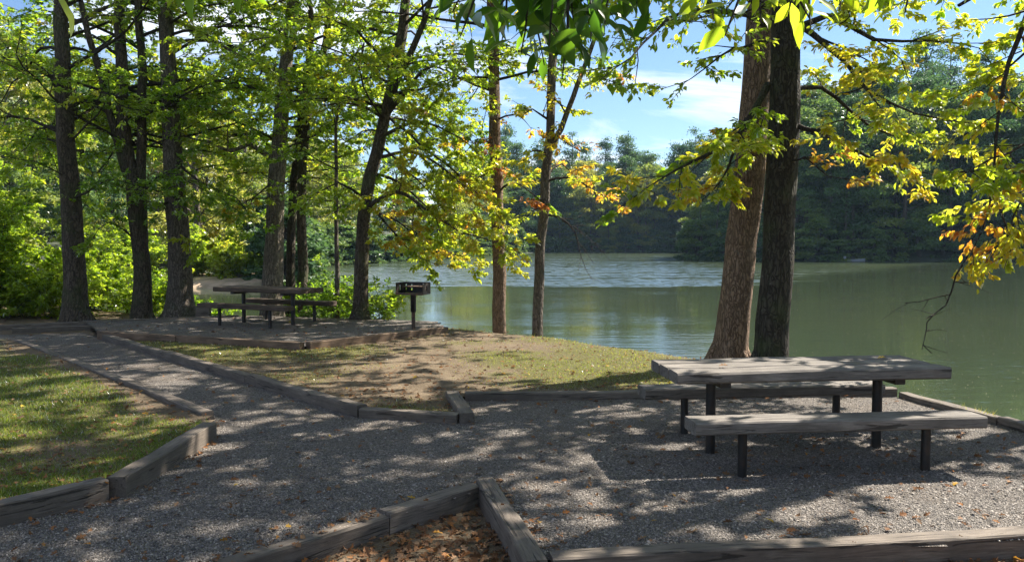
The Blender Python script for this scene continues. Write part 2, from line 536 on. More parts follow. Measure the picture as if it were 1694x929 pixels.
def grow(wood, acc, P, r0, r1, size, tint, tsd, side=0.4, tw=0.20, k=9, first=0.25, slen=1.3, droop=0.3, thin=True, tipleaf=True):
    """clothes one limb path P with side branches, twigs and leaves"""
    n = len(P)
    s = np.linspace(0, 1, n)
    wood.tube(P, r0 + (r1 - r0) * s ** .8, 7 if r0 > .03 else 5, 0.04)
    seg = np.linalg.norm(np.diff(P, axis=0), axis=1)
    cum = np.r_[0, np.cumsum(seg)]
    total = cum[-1]
    d = total * first
    sgn = 1
    while d < total:
        i = min(n - 2, int(np.searchsorted(cum, d)) - 1)
        i = max(0, i)
        p = P[i] + (P[i + 1] - P[i]) * ((d - cum[i]) / max(seg[i], 1e-6))
        T = unit(P[i + 1] - P[i])
        lat = unit(np.cross(T, [0, 0, 1.0]))
        sgn = -sgn
        f = 1 - d / total
        L = slen * (.35 + .75 * f) * rng.uniform(.55, 1.25)
        D = unit(T * rng.uniform(.4, 1.0) + lat * sgn * rng.uniform(.5, 1.0) + np.array([0, 0, rng.normal(0.05, .35)]))
        br = [p]
        dd = D.copy()
        m = max(3, int(L / .18))
        for _ in range(m):
            dd = unit(dd + rng.normal(0, .14, 3) + np.array([0, 0, -.06 * droop]))
            br.append(br[-1] + dd * L / m)
        br = np.array(br)
        rb = max(.006, min(.022, r1 + (r0 - r1) * f * .4))
        wood.tube(br, np.linspace(rb, .004, len(br)), 4)
        tt = tint + rng.normal(0, tsd * .8)
        q = .12
        while q < 1.0:
            x = q * (len(br) - 1)
            j = min(len(br) - 2, int(x))
            pt = br[j] + (br[j + 1] - br[j]) * (x - j)
            tdir = unit(br[j + 1] - br[j])
            D2 = unit(tdir * .7 + unit(np.cross(tdir, [0, 0, 1.0])) * rng.choice([-1, 1]) * rng.uniform(.4, 1) + rng.normal(0, .3, 3) + np.array([0, 0, -.15 * droop]))
            l2 = rng.uniform(.18, .42)
            if thin:
                wood.tube(np.array([pt, pt + D2 * l2 * .5 + rng.normal(0, .01, 3), pt + D2 * l2]), [.004, .003, .0015], 3)
            leaf_spray(acc, pt, D2, l2, int(k * rng.uniform(.5, 1.4) + .5), size, tt, tsd * .6, droop)
            q += tw / L * rng.uniform(.7, 1.3)
        if tipleaf:
            leaf_spray(acc, br[-1], dd, .15, int(k * .7 + .5), size, tt, tsd * .6, droop)
        d += side * rng.uniform(.6, 1.4)


def tree(name, label, trunk, r0, r1, bark, cat='tree', group=None, forks=(), limbs=(), auto=10, zlo=2.5, crown_r=4.0, size=.11, tint=.35,
         tsd=.10, k=9, side=.34, flare=1.55, tpl=T_DIAMOND, low_k=None, az_range=None, upsize=1.5, top_k=None, hang=0.0, aspect=.5, slen=1.3, zpow=1.5):
    """trunk: world points base to tip; forks: (points, r0, r1); limbs: dicts of path points"""
    base = Vector(trunk[0])
    root = empty(name, base, label=label, cat=cat, group=group)
    P = resample(trunk, .22, .012)
    h = P[:, 2] - P[0, 2]
    s = np.linspace(0, 1, len(P))
    rad = (r0 + (r1 - r0) * s) * (1 + (flare - 1) * np.exp(-h / .28))
    wd = Wood()
    kk = 26 if r0 > .1 else 12
    wd.tube(P, rad, kk, .028)
    if r0 > .1:
        for i in range(6):
            a_ = i * 1.047 + rng.uniform(-.3, .3)
            dv = np.array([math.cos(a_), math.sin(a_), 0])
            ln = rng.uniform(1.9, 2.9)
            b0 = np.array(base)
            wd.tube(np.array([b0 + dv * r0 * .55 + (0, 0, .42), b0 + dv * r0 * 1.05 + (0, 0, .17), b0 + dv * r0 * 1.5 + (0, 0, .05), b0 + dv * r0 * ln + (0, 0, -.04)]),
                    [r0 * .34, r0 * .34, r0 * .24, r0 * .08], 9, .06)
    stems = [(P, r0, r1)]
    for pts, a, b in forks:
        Q = resample(pts, .3, .02)
        wd.tube(Q, np.linspace(a, b, len(Q)), 14, .03)
        stems.append((Q, a, b))
    link_mesh('trunk', wd.mesh('trunk'), bark, root, True)
    acc = Leaves()

    def limb(path, a, b, **kw):
        lw = Wood()
        grow(lw, acc, path, a, b, **kw)
        link_mesh('limb', lw.mesh('limb'), M_TWIG if a < .05 else bark, root, True)
    for L in limbs:
        path = resample(L['p'], .25, L.get('wob', .03))
        limb(path, L.get('r', .05), L.get('r1', .003), size=L.get('size', size), tint=L.get('tint', tint), tsd=L.get('tsd', tsd), k=L.get('k', k),
             side=L.get('side', side), first=L.get('first', .2), slen=L.get('slen', slen), droop=L.get('droop', .3))
    for Q, a, b in stems:
        zs = Q[:, 2] - base.z
        top = zs[-1]
        az = rng.uniform(0, 6.28)
        na = int(auto * 1.7) if Q is P else max(4, auto)
        for i in range(na):
            z = zlo + (top - zlo) * ((i + rng.uniform(.1, .9)) / na) ** zpow
            j = min(len(Q) - 1, int(np.searchsorted(zs, z)))
            az += 2.4 + rng.normal(0, .3)
            aa = az if az_range is None else rng.uniform(*az_range)
            f = (z - zlo) / max(1e-3, top - zlo)
            prof = (.75 + .55 * math.sin(math.pi * min(1, f * 1.1 + .1))) * (1 - .55 * f ** 3)
            Lm = crown_r * prof * rng.uniform(.75, 1.15)
            high = Q[j, 2] > 8.5
            path = limb_path(Q[j], aa, .32 + .62 * f, Lm, .07 - .03 * f + hang)
            ra = max(.014, min(.4 * (a + (b - a) * f), .0075 * Lm + .006))
            limb(path, ra, .003, size=size * (upsize if high else 1), tint=tint + rng.normal(0, tsd * .5), tsd=tsd,
                 k=(top_k or k) if high else (low_k or k), side=side * (1.25 if high else 1), thin=not high, slen=slen)
    if acc.count():
        link_mesh('crown', acc.mesh('crown', tpl, aspect), M_LEAF, root, True)
        print(label[:40], acc.count())
    return root


# ------------------------------------------------------------------ the lie of the land
def seg_dist(P, poly, closed=False):
    P = np.asarray(P, float)
    Q = np.asarray(poly, float)
    A, B = (Q, np.roll(Q, -1, 0)) if closed else (Q[:-1], Q[1:])
    best = np.full(len(P), 1e9)
    for a, b in zip(A, B):
        ab = b - a
        u = np.clip(((P - a) @ ab) / max(ab @ ab, 1e-9), 0, 1)[:, None]
        best = np.minimum(best, np.linalg.norm(P - (a + u * ab), axis=1))
    return best


def inside(P, poly):
    P = np.asarray(P, float)
    Q = np.asarray(poly, float)
    r = np.zeros(len(P), bool)
    x, y = P[:, 0], P[:, 1]
    for (x0, y0), (x1, y1) in zip(Q, np.roll(Q, -1, 0)):
        c = (y0 > y) != (y1 > y)
        with np.errstate(divide='ignore', invalid='ignore'):
            r ^= c & (x < (x1 - x0) * (y - y0) / (y1 - y0) + x0)
    return r


def fbm(P, scale, oct=3, seed=0.0):
    return np.array([mnoise.fractal((x * scale + seed, y * scale - seed, seed * .37), 1.0, 2.0, oct) for x, y in np.asarray(P)[:, :2]])


SHORE = [(12, -8), (9, 2), (7.9, 6), (7.9, 9.2), (6.8, 9.5), (6.0, 8.6), (5.55, 8.3), (5.15, 9.4), (4.95, 10.6), (4.35, 12.1), (3.3, 13.5), (1.2, 15.9), (-1.1, 17.6), (-3.2, 19.2), (-6, 20.0),
         (-8.3, 20.6), (-10.5, 22.5), (-14, 25), (-22, 27), (-36, 34)]
FAR_SHORE = [(-30, 42), (-24, 42.5), (-20, 43), (-16.6, 42.5), (-13.6, 42.6), (-12.0, 44.5), (-14, 52), (-20, 66), (-21, 82), (-13, 112), (-2, 165), (8, 182), (38, 184), (46, 172), (36, 138), (29, 124),
             (26.5, 117), (29, 108), (38, 102), (66, 99), (115, 88), (170, 60), (180, 10), (60, -40)]
LAKE = SHORE + FAR_SHORE
NEARLAND = SHORE + [(-36, -10)]

V2 = lambda v: (v.x, v.y)
tA = gp(30, 570); tB = gp(345, 700); tC = gp(357, 728); tD = gp(207, 826); tE = gp(-40, 886)
tC += Vector((-.075, 0, 0)); tD += Vector((-.06, .05, 0)); tE += Vector((-.04, .07, 0))
tF = gp(170, 560); tG = gp(600, 690); tH = gp(772, 700); tI = gp(748, 663); tJ = gp(1480, 655); tK = gp(1694, 715)
tL = gp(806, 797, .02); tM = gp(882, 914, .045); tN = gp(1720, 882, .045); tO = gp(330, 945, .02)
pA = gp(165, 552, .1); pB = gp(500, 574, .1); pC = gp(738, 546, .1)
tK2 = tK + (tK - tJ).normalized() * 2.6
GRAVEL = [V2(p) for p in (tA, tB, tC, tD, tE)] + [(-6.0, 4.35), (-6.0, 3.0), V2(tO + Vector((-.6, -.55, 0))), V2(tO), V2(tL), V2(tM), V2(tN), (5.5, 5.0), V2(tK), V2(tJ), V2(tI), V2(tH), V2(tG), V2(tF), (-8.6, 15.6), (-10.5, 15.2)]
PAD2 = [V2(pA), V2(pB), V2(pC), (-1.6, 17.0), (-6.0, 18.3), (-9.4, 17.2)]
LAWN_LEFT = [V2(tA), V2(tB), V2(tC), V2(tD), V2(tE), (-6, 4.35), (-24, 4.35), (-24, 14.2), (-12, 14.2)]
FRONT = [V2(tO), V2(tL), V2(tM), V2(tN), (6.2, 4.6), (6.2, -6), (-2.5, -6)]

ST = 0.1
xs = np.arange(-24, 12.01, ST)
ys = np.arange(-6, 27.01, ST)
GX, GY = np.meshgrid(xs, ys)
GP = np.stack([GX.ravel(), GY.ravel()], -1)
sdist = seg_dist(GP, SHORE) * np.where(inside(GP, NEARLAND), 1, -1)
coarse = np.stack(np.meshgrid(np.arange(-24, 12.6, .6), np.arange(-6, 27.6, .6)), -1).reshape(-1, 2)
ncw = len(np.arange(-24, 12.6, .6))


def bil(field, P):
    gx = np.clip((P[:, 0] + 24) / .6, 0, field.shape[1] - 1.001)
    gy = np.clip((P[:, 1] + 6) / .6, 0, field.shape[0] - 1.001)
    i, j = gx.astype(int), gy.astype(int)
    u, v = gx - i, gy - j
    return (field[j, i] * (1 - u) * (1 - v) + field[j, i + 1] * u * (1 - v) + field[j + 1, i] * (1 - u) * v + field[j + 1, i + 1] * u * v)


N_LOW = fbm(coarse, .35, 3, 3.1).reshape(-1, ncw)
N_MID = fbm(coarse, .9, 3, 7.7).reshape(-1, ncw)


def shore_signed(P):
    return seg_dist(P, SHORE) * np.where(inside(P, NEARLAND), 1, -1)


def height_default(P, sdv):
    lawn = .055 * np.clip((P[:, 0] + 8.5) / 2.5, 0, 1)
    z = lawn + .03 * bil(N_MID, P)
    wdt = np.where(P[:, 0] > 4.6, .9, 1.5)
    u = np.clip(1 - sdv / wdt, 0, 1.7)
    return z - (.70 + lawn) * np.minimum(u ** 1.7, 2.2)


def zones(P):
    g = inside(P, GRAVEL)
    p2 = inside(P, PAD2)
    ll = inside(P, LAWN_LEFT)
    fr = inside(P, FRONT)
    return g, p2, ll, fr


zg, zp2, zll, zfr = zones(GP)


def ground_z(P, which=None):
    P = np.atleast_2d(np.asarray(P, float))
    g, p2, ll, fr = zones(P)
    sdv = shore_signed(P)
    z = height_default(P, sdv)
    z = np.where(ll, .085 + .03 * bil(N_MID, P), z)
    z = np.where(fr, -.115 + .02 * bil(N_MID, P), z)
    z = np.where(p2, .10 + .01 * bil(N_MID, P), z)
    z = np.where(g, .006 + .014 * bil(N_MID, P), z)
    return z


GZ = ground_z(GP)
nx, ny = len(xs), len(ys)
CX, CY = np.meshgrid(xs[:-1] + ST / 2, ys[:-1] + ST / 2)
CP = np.stack([CX.ravel(), CY.ravel()], -1)
cg, cp2, cll, cfr = zones(CP)
I, J = np.meshgrid(np.arange(nx - 1), np.arange(ny - 1))
CELL = np.stack([J * nx + I, J * nx + I + 1, (J + 1) * nx + I + 1, (J + 1) * nx + I], -1).reshape(-1, 4)


def grass_mask(P):
    g, p2, ll, fr = zones(P)
    a, b = bil(N_LOW, P), bil(N_MID, P)
    sdv = shore_signed(P)
    m = .56 + .7 * a + .5 * b                                   # patchy lawn
    m = m - .55 * np.exp(-(((P[:, 0] + 1.2) / 2.6) ** 2 + ((P[:, 1] - 13.6) / 1.7) ** 2)) - .5 * np.exp(-(((P[:, 0] + .6) / 1.8) ** 2 + ((P[:, 1] - 9.4) / .8) ** 2))
    m = m + .35 * np.exp(-(((P[:, 0] + 3.6) / 2.0) ** 2 + ((P[:, 1] - 12.6) / 1.4) ** 2)) + .3 * np.exp(-(((P[:, 0] - 1.6) / 1.6) ** 2 + ((P[:, 1] - 10.6) / 1.2) ** 2))
    m = np.where(ll, .88 + .45 * a + .55 * b - .9 * np.exp(-(seg_dist(P, [V2(tA), V2(tB)]) / .32) ** 2), m)
    m = np.where((P[:, 1] > 14.2) & (P[:, 0] < -3) & ~ll, m - .6, m)
    m = np.where((sdv < 1.6) & (sdv > -.2) & (P[:, 0] < 4.6), np.maximum(m, .42 + .5 * b), m)
    m = np.where(g | p2 | fr, 0, m)
    return np.clip(m, 0, 1)


def zone_mesh(name, mask, m, zfun, kind='structure', grass=False):
    cells = CELL[mask]
    used, inv = np.unique(cells.ravel(), return_inverse=True)
    P = GP[used]
    V = np.column_stack([P, zfun(P)])
    me = mesh_np(name, V, inv.reshape(-1, 4), grass_mask(P) if grass else None, True, 'grass', 'POINT')
    o = link_mesh(name, me, m)
    return tag(o, kind=kind)


rest = ~(cg | cp2 | cll | cfr)
dflt = lambda P: height_default(P, shore_signed(P))
zone_mesh('ground', rest, M_SOIL, dflt, grass=True)
zone_mesh('lawn', cll & ~cg, M_SOIL, lambda P: .085 + .03 * bil(N_MID, P), grass=True)
zone_mesh('leaf_strewn_ground', cfr & ~cg, M_SOIL, lambda P: -.115 + .02 * bil(N_MID, P))
zone_mesh('gravel_path', cg, M_GRAVEL, lambda P: .006 + .014 * bil(N_MID, P))
zone_mesh('gravel_pad', cp2 & ~cg, M_GRAVEL, lambda P: .10 + .01 * bil(N_MID, P))

# wide terrain with the lake basin, one coarse sheet to the horizon
tx = np.concatenate([np.arange(-900, -200, 50), np.arange(-200, 240, 5), np.arange(240, 900, 50)])
ty = np.concatenate([np.arange(-200, -30, 40), np.arange(-30, 300, 5), np.arange(300, 1000, 50)])
TX, TY = np.meshgrid(tx, ty)
TP = np.stack([TX.ravel(), TY.ravel()], -1)


def terrain_z(P):
    d = seg_dist(P, LAKE, True)
    ins = inside(P, LAKE)
    x, y = P[:, 0], P[:, 1]
    slope = np.where((x > 24) & (y < 140), .68, np.where(x < -12 - 0 * y, .24, .34))
    cap = np.where((x > 24) & (y < 140), 34.0, np.where(x < -12, 20.0, 19.0))
    land = -.62 + cap * (1 - np.exp(-slope * np.maximum(d - 1.0, 0) / cap))
    near = (y < 34) & (x < 14)
    land = np.where(near, -1.2, land)
    nz = np.array([mnoise.fractal((px * .02, py * .02, 1.3), 1, 2, 3) for px, py in P]) * np.clip(d / 25, 0, 1) * 2.0
    return np.where(ins, -.7 - np.minimum(d * .25, 2.5), land + np.where(near, 0, nz))


TZ = terrain_z(TP)
I, J = np.meshgrid(np.arange(len(tx) - 1), np.arange(len(ty) - 1))
W_ = len(tx)
TC = np.stack([J * W_ + I, J * W_ + I + 1, (J + 1) * W_ + I + 1, (J + 1) * W_ + I], -1).reshape(-1, 4)
tag(link_mesh('hills', mesh_np('hills', np.column_stack([TP, TZ]), TC, smooth=True), M_HILL), kind='structure')

lk = np.array([[-300, -60, WATER_Z], [420, -60, WATER_Z], [420, 420, WATER_Z], [-300, 420, WATER_Z]])
tag(link_mesh('lake', mesh_np('lake', lk, np.array([[0, 1, 2, 3]])), M_WATER), kind='structure')

# low sandy bank across the cove
bk = []
bpath = resample([(-24, 42.6, 0), (-19, 42.9, 0), (-16.4, 42.4, 0), (-13.8, 42.5, 0), (-12.2, 44.3, 0), (-13.2, 49, 0)], .5)
for i, q in enumerate(bpath):
    T = unit(bpath[min(i + 1, len(bpath) - 1)] - bpath[max(i - 1, 0)])
    nrm = np.array([T[1], -T[0], 0])
    for j, (dd, zz) in enumerate(((.9, -1.0), (.2, -.62), (-.4, -.38), (-1.6, -.20), (-3.6, -.05), (-5, -.4))):
        bk.append(q + nrm * (dd + rng.normal(0, .1)) + np.array([0, 0, zz + rng.normal(0, .03)]))
n = len(bpath)
fq = [[i * 6 + j, i * 6 + j + 1, (i + 1) * 6 + j + 1, (i + 1) * 6 + j] for i in range(n - 1) for j in range(5)]
tag(link_mesh('sand_bank', mesh_np('sand_bank', np.array(bk), np.array(fq), smooth=True), M_SAND), kind='structure')


# ------------------------------------------------------------------ timbers
def box_mesh(name, L, Wd, H, seg=None, wob=.006, bev=.010, skew=0.0):
    """a sawn beam along local x from 0 to L, chamfered, slightly uneven"""
    seg = seg or max(4, int(L / .18))
    prof = [(-Wd / 2 + bev, 0), (Wd / 2 - bev, 0), (Wd / 2, bev), (Wd / 2, H - bev), (Wd / 2 - bev, H), (-Wd / 2 + bev, H), (-Wd / 2, H - bev), (-Wd / 2, bev)]
    V, k = [], len(prof)
    ph = rng.uniform(0, 6.28, 4)
    for i in range(seg + 1):
        x = L * i / seg
        dy = wob * (math.sin(x * 2.1 + ph[0]) + .5 * math.sin(x * 5.3 + ph[1]))
        dz = wob * .8 * (math.sin(x * 1.7 + ph[2]) + .5 * math.sin(x * 6.1 + ph[3]))
        for (y, z) in prof:
            top = z > H * .5
            V.append((x + (skew * y if i in (0, seg) else 0), y + dy + rng.normal(0, wob * .25), z + (dz + rng.normal(0, wob * .3) if top else 0)))
    Fq = [[i * k + j, i * k + (j + 1) % k, (i + 1) * k + (j + 1) % k, (i + 1) * k + j] for i in range(seg) for j in range(k)]
    me = bpy.data.meshes.new(name)
    me.from_pydata(V, [], Fq + [list(range(k))[::-1], [seg * k + j for j in range(k)]])
    me.update()
    return me


def timber(label, a, b, ztop, h=.17, wd=.125, m=None, wob=.006, z1=None):
    d = Vector((b[0] - a[0], b[1] - a[1], 0))
    o = link_mesh('landscape_timber', box_mesh('landscape_timber', d.length, wd, h, wob=wob), m or M_TIMBER)
    o.location = (a[0], a[1], ztop - h)
    pitch = 0 if z1 is None else -math.asin((z1 - ztop) / d.length)
    o.rotation_euler = (0, pitch, math.atan2(d.y, d.x))
    return tag(o, label, 'timber edging', 'timbers edging the gravel')


def lerp(a, b, u):
    return Vector((a[0] + (b[0] - a[0]) * u, a[1] + (b[1] - a[1]) * u, 0))


def run(labels, a, b, ztop, cuts, gap=.006, **kw):
    cuts = [0] + list(cuts) + [1]
    L = (Vector(b[:2]) - Vector(a[:2])).length
    for i, lab in enumerate(labels):
        zz = ztop + .012 * ((i % 3) - 1)
        timber(lab, lerp(a, b, cuts[i] + gap / L), lerp(a, b, cuts[i + 1] - gap / L), zz, **kw)


run(['timber on the left path edge, at the far end where the leafy dirt begins', 'timber on the left path edge, second from the far end beside the lawn',
     'timber on the left path edge, meeting the sunlit corner timber beside the lawn'], tA, tB, .115, (.36, .68), h=.2)
timber('thick sunlit timber with a bright side face running from the lawn corner toward the viewer', tD + Vector((0, -.04, 0)), tC + Vector((0, .02, 0)), .165, .26, .14)
timber('dark front timber of the left lawn, running out of the photo at the left edge', tE + (tE - tD) * .9, tD + Vector((-.085, -.045, 0)), .150, .25, .135)
run(['timber on the right path edge, farthest one beginning beside the far gravel pad', 'middle timber of the right path edge beside the sunlit lawn',
     'near timber of the right path edge, ending at the short bend'], tF, tG, .115, (.37, .70), h=.2)
timber('short timber at the bend between the path edge and the table pad', tG + Vector((-.01, -.012, 0)), tH + Vector((-.085, -.01, 0)), .10)
timber('very short grey cross timber capping the bend beside the table pad', tH + Vector((.0, -.03, 0)), tI + Vector((.0, .02, 0)), .115, .19, .15)
run(['timber behind the near table pad, left of the bench end', 'timber behind the near table pad, under the rear bench and out to the corner'], tI + Vector((.14, .02, 0)), tJ, .11, (.5,), h=.2)
run(['pale timber on the lake side of the near table pad, starting at its far corner', 'lake side timber of the near pad, running out of the photo behind the front bench'],
    tJ + Vector((.06, -.09, 0)), tK2, .085, (.33,))
timber('short split-ended timber standing across the point of the leafy triangle in front', tL + Vector((-.02, .0, 0)), tM + Vector((.02, -.12, 0)), .055, .22, .135)
timber('long pale timber along the bottom right of the photo with a brown front face', tM + Vector((.10, -.03, 0)), tN + Vector((1.6, .30, 0)), .045, .30, .135)
run(['timber beside the leaf-filled triangle in front, running out at the bottom edge', 'timber beside the leaf-filled triangle in front, upper length reaching the point'],
    tO + Vector((-.5, -.48, 0)), tL + Vector((-.09, -.06, 0)), .030, (.70,), h=.22, wd=.13)
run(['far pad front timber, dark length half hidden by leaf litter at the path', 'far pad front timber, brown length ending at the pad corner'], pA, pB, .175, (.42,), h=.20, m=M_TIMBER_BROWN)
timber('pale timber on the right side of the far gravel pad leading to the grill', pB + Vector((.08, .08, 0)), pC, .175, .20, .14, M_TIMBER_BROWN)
qa, qb = gp(-60, 549), gp(395, 530)
run(['dark timber along the wooded bank, at the left edge of the photo', 'dark timber along the wooded bank, in front of the three left trunks'], qa, qb, .13, (.5,), h=.2)
timber('short old timber lying in leaf litter before the leftmost trunk', gp(20, 551), gp(150, 545), .10, .16)


# ------------------------------------------------------------------ picnic tables
def boxes(parts, name):
    """parts: (mesh from box_mesh, matrix-like offset x,y,z) joined"""
    V, Fc, n = [], [], 0
    for me, (ox, oy, oz), swap in parts:
        vs = [v.co for v in me.vertices]
        V += [((v.y if swap else v.x) + ox, (-v.x if swap else v.y) + oy, v.z + oz) for v in vs]
        Fc += [[i + n for i in p.vertices] for p in me.polygons]
        n += len(vs)
        bpy.data.meshes.remove(me)
    me = bpy.data.meshes.new(name)
    me.from_pydata(V, [], Fc)
    me.update()
    return me


def post_mesh(name, r, h, x=0, y=0, z0=-.15):
    wd = Wood()
    wd.tube(np.array([(x, y, z0), (x, y, z0 + .01), (x, y, h / 2), (x, y, h - .01), (x, y, h)]), [r, r, r, r, r], 20)
    return wd.mesh(name)


def picnic_table(loc, yaw, L, dist, halfleg, m, labels, depth=.78, th=.095, top=.765, zpad=0.0):
    t_ = empty('picnic_table', loc, yaw, label=labels[0], cat='picnic table', group='picnic tables')
    pw = depth / 3
    parts = [(box_mesh('p', L + rng.uniform(-.015, .015), pw - .022, th, wob=.005, bev=.016), (-L / 2, (i - 1) * pw, top - th), False) for i in range(3)]
    link_mesh('tabletop', boxes(parts, 'tabletop'), m, t_)
    for sx in (-1, 1):
        link_mesh('leg', post_mesh('leg', .042, top - th - .045, sx * halfleg, 0), M_STEEL, t_)
        link_mesh('cross_brace', boxes([(box_mesh('p', depth * .86, .09, .045, bev=.004, wob=.001), (sx * halfleg, depth * .43, top - th - .046), True)], 'cross_brace'), M_STEEL, t_)
    for sy, lab in ((-1, labels[1]), (1, labels[2])):
        c = Vector((-math.sin(yaw) * sy * dist, math.cos(yaw) * sy * dist, 0)) + Vector(loc)
        b_ = empty('bench', c, yaw, label=lab, cat='bench', group='benches beside the picnic tables')
        link_mesh('seat', boxes([(box_mesh('p', L, .27, .095, wob=.004, bev=.012), (-L / 2, 0, .36), False)], 'seat'), m, b_)
        for sx in (-1, 1):
            link_mesh('leg', post_mesh('leg', .036, .358, sx * halfleg, 0), M_STEEL, b_)


picnic_table((2.47, 6.80, 0), R(6.2), 2.36, .69, .76, M_TABLE,
             ['near weathered grey picnic table with thick planks on two black steel posts',
              'front bench of the near picnic table, closest to the viewer, one thick grey plank',
              'rear bench of the near picnic table, on the lake side beneath the tabletop'])
t2 = gp(444, 543)
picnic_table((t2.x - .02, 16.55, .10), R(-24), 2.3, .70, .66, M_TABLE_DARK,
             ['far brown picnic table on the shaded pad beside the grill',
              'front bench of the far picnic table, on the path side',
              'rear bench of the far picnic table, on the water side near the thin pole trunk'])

# short stump-like post between the third trunk and the far table
sp_ = gp(335, 529)
o = link_mesh('wood_post', box_mesh('wood_post', .30, .17, .36, wob=.003), M_TIMBER)
o.location = (sp_.x - .12, sp_.y, -.02)
tag(o, 'short square wooden post standing between a big trunk and the far bench', 'post')

# ------------------------------------------------------------------ grill
gr_ = gp(684, 544, .1)
grill = empty('park_grill', (gr_.x, gr_.y, .09), R(-16), label='black pedestal barbecue grill with slotted firebox at the water edge of the far pad', cat='grill')


def plate_with_slots(x0, x1, z0, z1, slots, thick, y, name):
    """vertical plate in the xz plane with rectangular slots; built of strips"""
    xs_ = sorted({x0, x1, *[s for q in slots for s in q[:2]]})
    parts = []
    for a, b in zip(xs_[:-1], xs_[1:]):
        q = [s for s in slots if s[0] <= a + 1e-6 and s[1] >= b - 1e-6]
        spans = [(z0, z1)] if not q else [(z0, q[0][2]), (q[0][3], z1)]
        for c, d in spans:
            parts.append((box_mesh('p', b - a, thick, d - c, seg=1, wob=0, bev=.0005), (a, y, c), False))
    return boxes(parts, name)


gz0, gz1, gw, gd = .70, .935, .57, .40
link_mesh('post', post_mesh('post', .037, .68, z0=-.2), M_RUST, grill)
link_mesh('collar', post_mesh('collar', .055, .702, z0=.60), M_GRILL, grill)
fb = link_mesh('firebox', boxes([(box_mesh('p', gw, gd, .014, seg=1, wob=0, bev=.001), (-gw / 2, 0, gz0), False)], 'firebox'), M_GRILL, grill)
link_mesh('back_plate', plate_with_slots(-gw / 2, gw / 2, gz0 + .015, gz1, [(-.25, -.222, gz0 + .07, gz1 - .04), (-.13, -.10, gz0 + .07, gz1 - .05), (.12, .145, gz0 + .09, gz1 - .03)], .008, gd / 2, 'back_plate'), M_GRILL, fb)
for sx in (-1, 1):
    me = plate_with_slots(-gd / 2, gd / 2 - .01, gz0 + .015, gz1 - (.0 if sx < 0 else .015), [(-.03, .02, gz0 + .08, gz1 - .06)], .008, 0, 'side_plate')
    o = link_mesh('side_plate', me, M_GRILL, fb)
    o.rotation_euler = (0, 0, R(90))
    o.location = (sx * (gw / 2 - .004), 0, 0)
link_mesh('front_lip', boxes([(box_mesh('p', gw, .006, .045, seg=1, wob=0, bev=.0005), (-gw / 2, -gd / 2 - .004, gz0 - .004), False)], 'front_lip'), M_RUST, fb)
gt = Wood()
for i in range(9):
    x = -gw * .25 + i * gw * .75 / 9
    gt.tube(np.array([(x, -gd / 2 + .02, gz1 - .075), (x, 0, gz1 - .075), (x, gd / 2 - .02, gz1 - .075)]), [.006] * 3, 6)
for y in (-gd / 2 + .03, gd / 2 - .03):
    gt.tube(np.array([(-gw * .27, y, gz1 - .083), (0, y, gz1 - .083), (gw * .48, y, gz1 - .083)]), [.007] * 3, 6)
link_mesh('grate', gt.mesh('grate'), M_RUST, grill)

# ------------------------------------------------------------------ small boat across the lake
bp = gp(1408, 432, WATER_Z)
boat = empty('boat', (bp.x, bp.y - 1.2, WATER_Z), R(8), label='tiny pale boat with a raised motor moored under the far right trees', cat='boat')
boat.scale = (.85, .85, .65)
V, Fc = [], []
for i in range(9):
    u = i / 8
    x = -1.6 + 3.2 * u
    hw = .62 * (1 - max(0, (u - .55) / .45) ** 2 * .9)
    zt = .38 + .22 * u ** 3
    V += [(x, -hw, zt), (x, -hw * .75, -.05), (x, hw * .75, -.05), (x, hw, zt), (x, hw * .88, zt - .02), (x, hw * .62, .06), (x, -hw * .62, .06), (x, -hw * .88, zt - .02)]
Fc = [[i * 8 + j, i * 8 + (j + 1) % 8, (i + 1) * 8 + (j + 1) % 8, (i + 1) * 8 + j] for i in range(8) for j in range(8)] + [list(range(8)), [64 + j for j in range(8)][::-1]]
me = bpy.data.meshes.new('hull')
me.from_pydata(V, [], Fc)
link_mesh('hull', me, M_BOAT, boat)
for x in (-.5, .5):
    link_mesh('seat', boxes([(box_mesh('p', .3, .95, .05, seg=1, wob=0), (x, 0, .30), False)], 'seat'), M_TABLE, boat)
link_mesh('outboard_motor', boxes([(box_mesh('p', .3, .26, .4, seg=1, wob=0, bev=.05), (-1.85, 0, .62), False), (box_mesh('p', .1, .1, .75, seg=1, wob=0), (-1.74, 0, -.1), False)], 'outboard_motor'), M_BOAT, boat)


# ------------------------------------------------------------------ trees of the picnic ground
def px_trunk(pts, zbase=None):
    """(px, py, Y) list from base up -> world points; the base is put on the ground"""
    W = [at(*p) for p in pts]
    b = W[0]
    gz = float(ground_z([(b.x, b.y)])[0])
    W[0] = Vector((b.x, b.y, gz - .06))
    return W


def up(W, height, dx=0.0, dy=0.0):
    """carry the trunk on above the frame to the given height"""
    top = W[-1]
    n = 3
    return W + [Vector((top.x + dx * (i + 1) / n + random.uniform(-.12, .12), top.y + dy * (i + 1) / n, top.z + (height - top.z) * (i + 1) / n)) for i in range(n)]


pl = lambda *pts: [at(*p) for p in pts]
GL = 'trees on the lake bank'

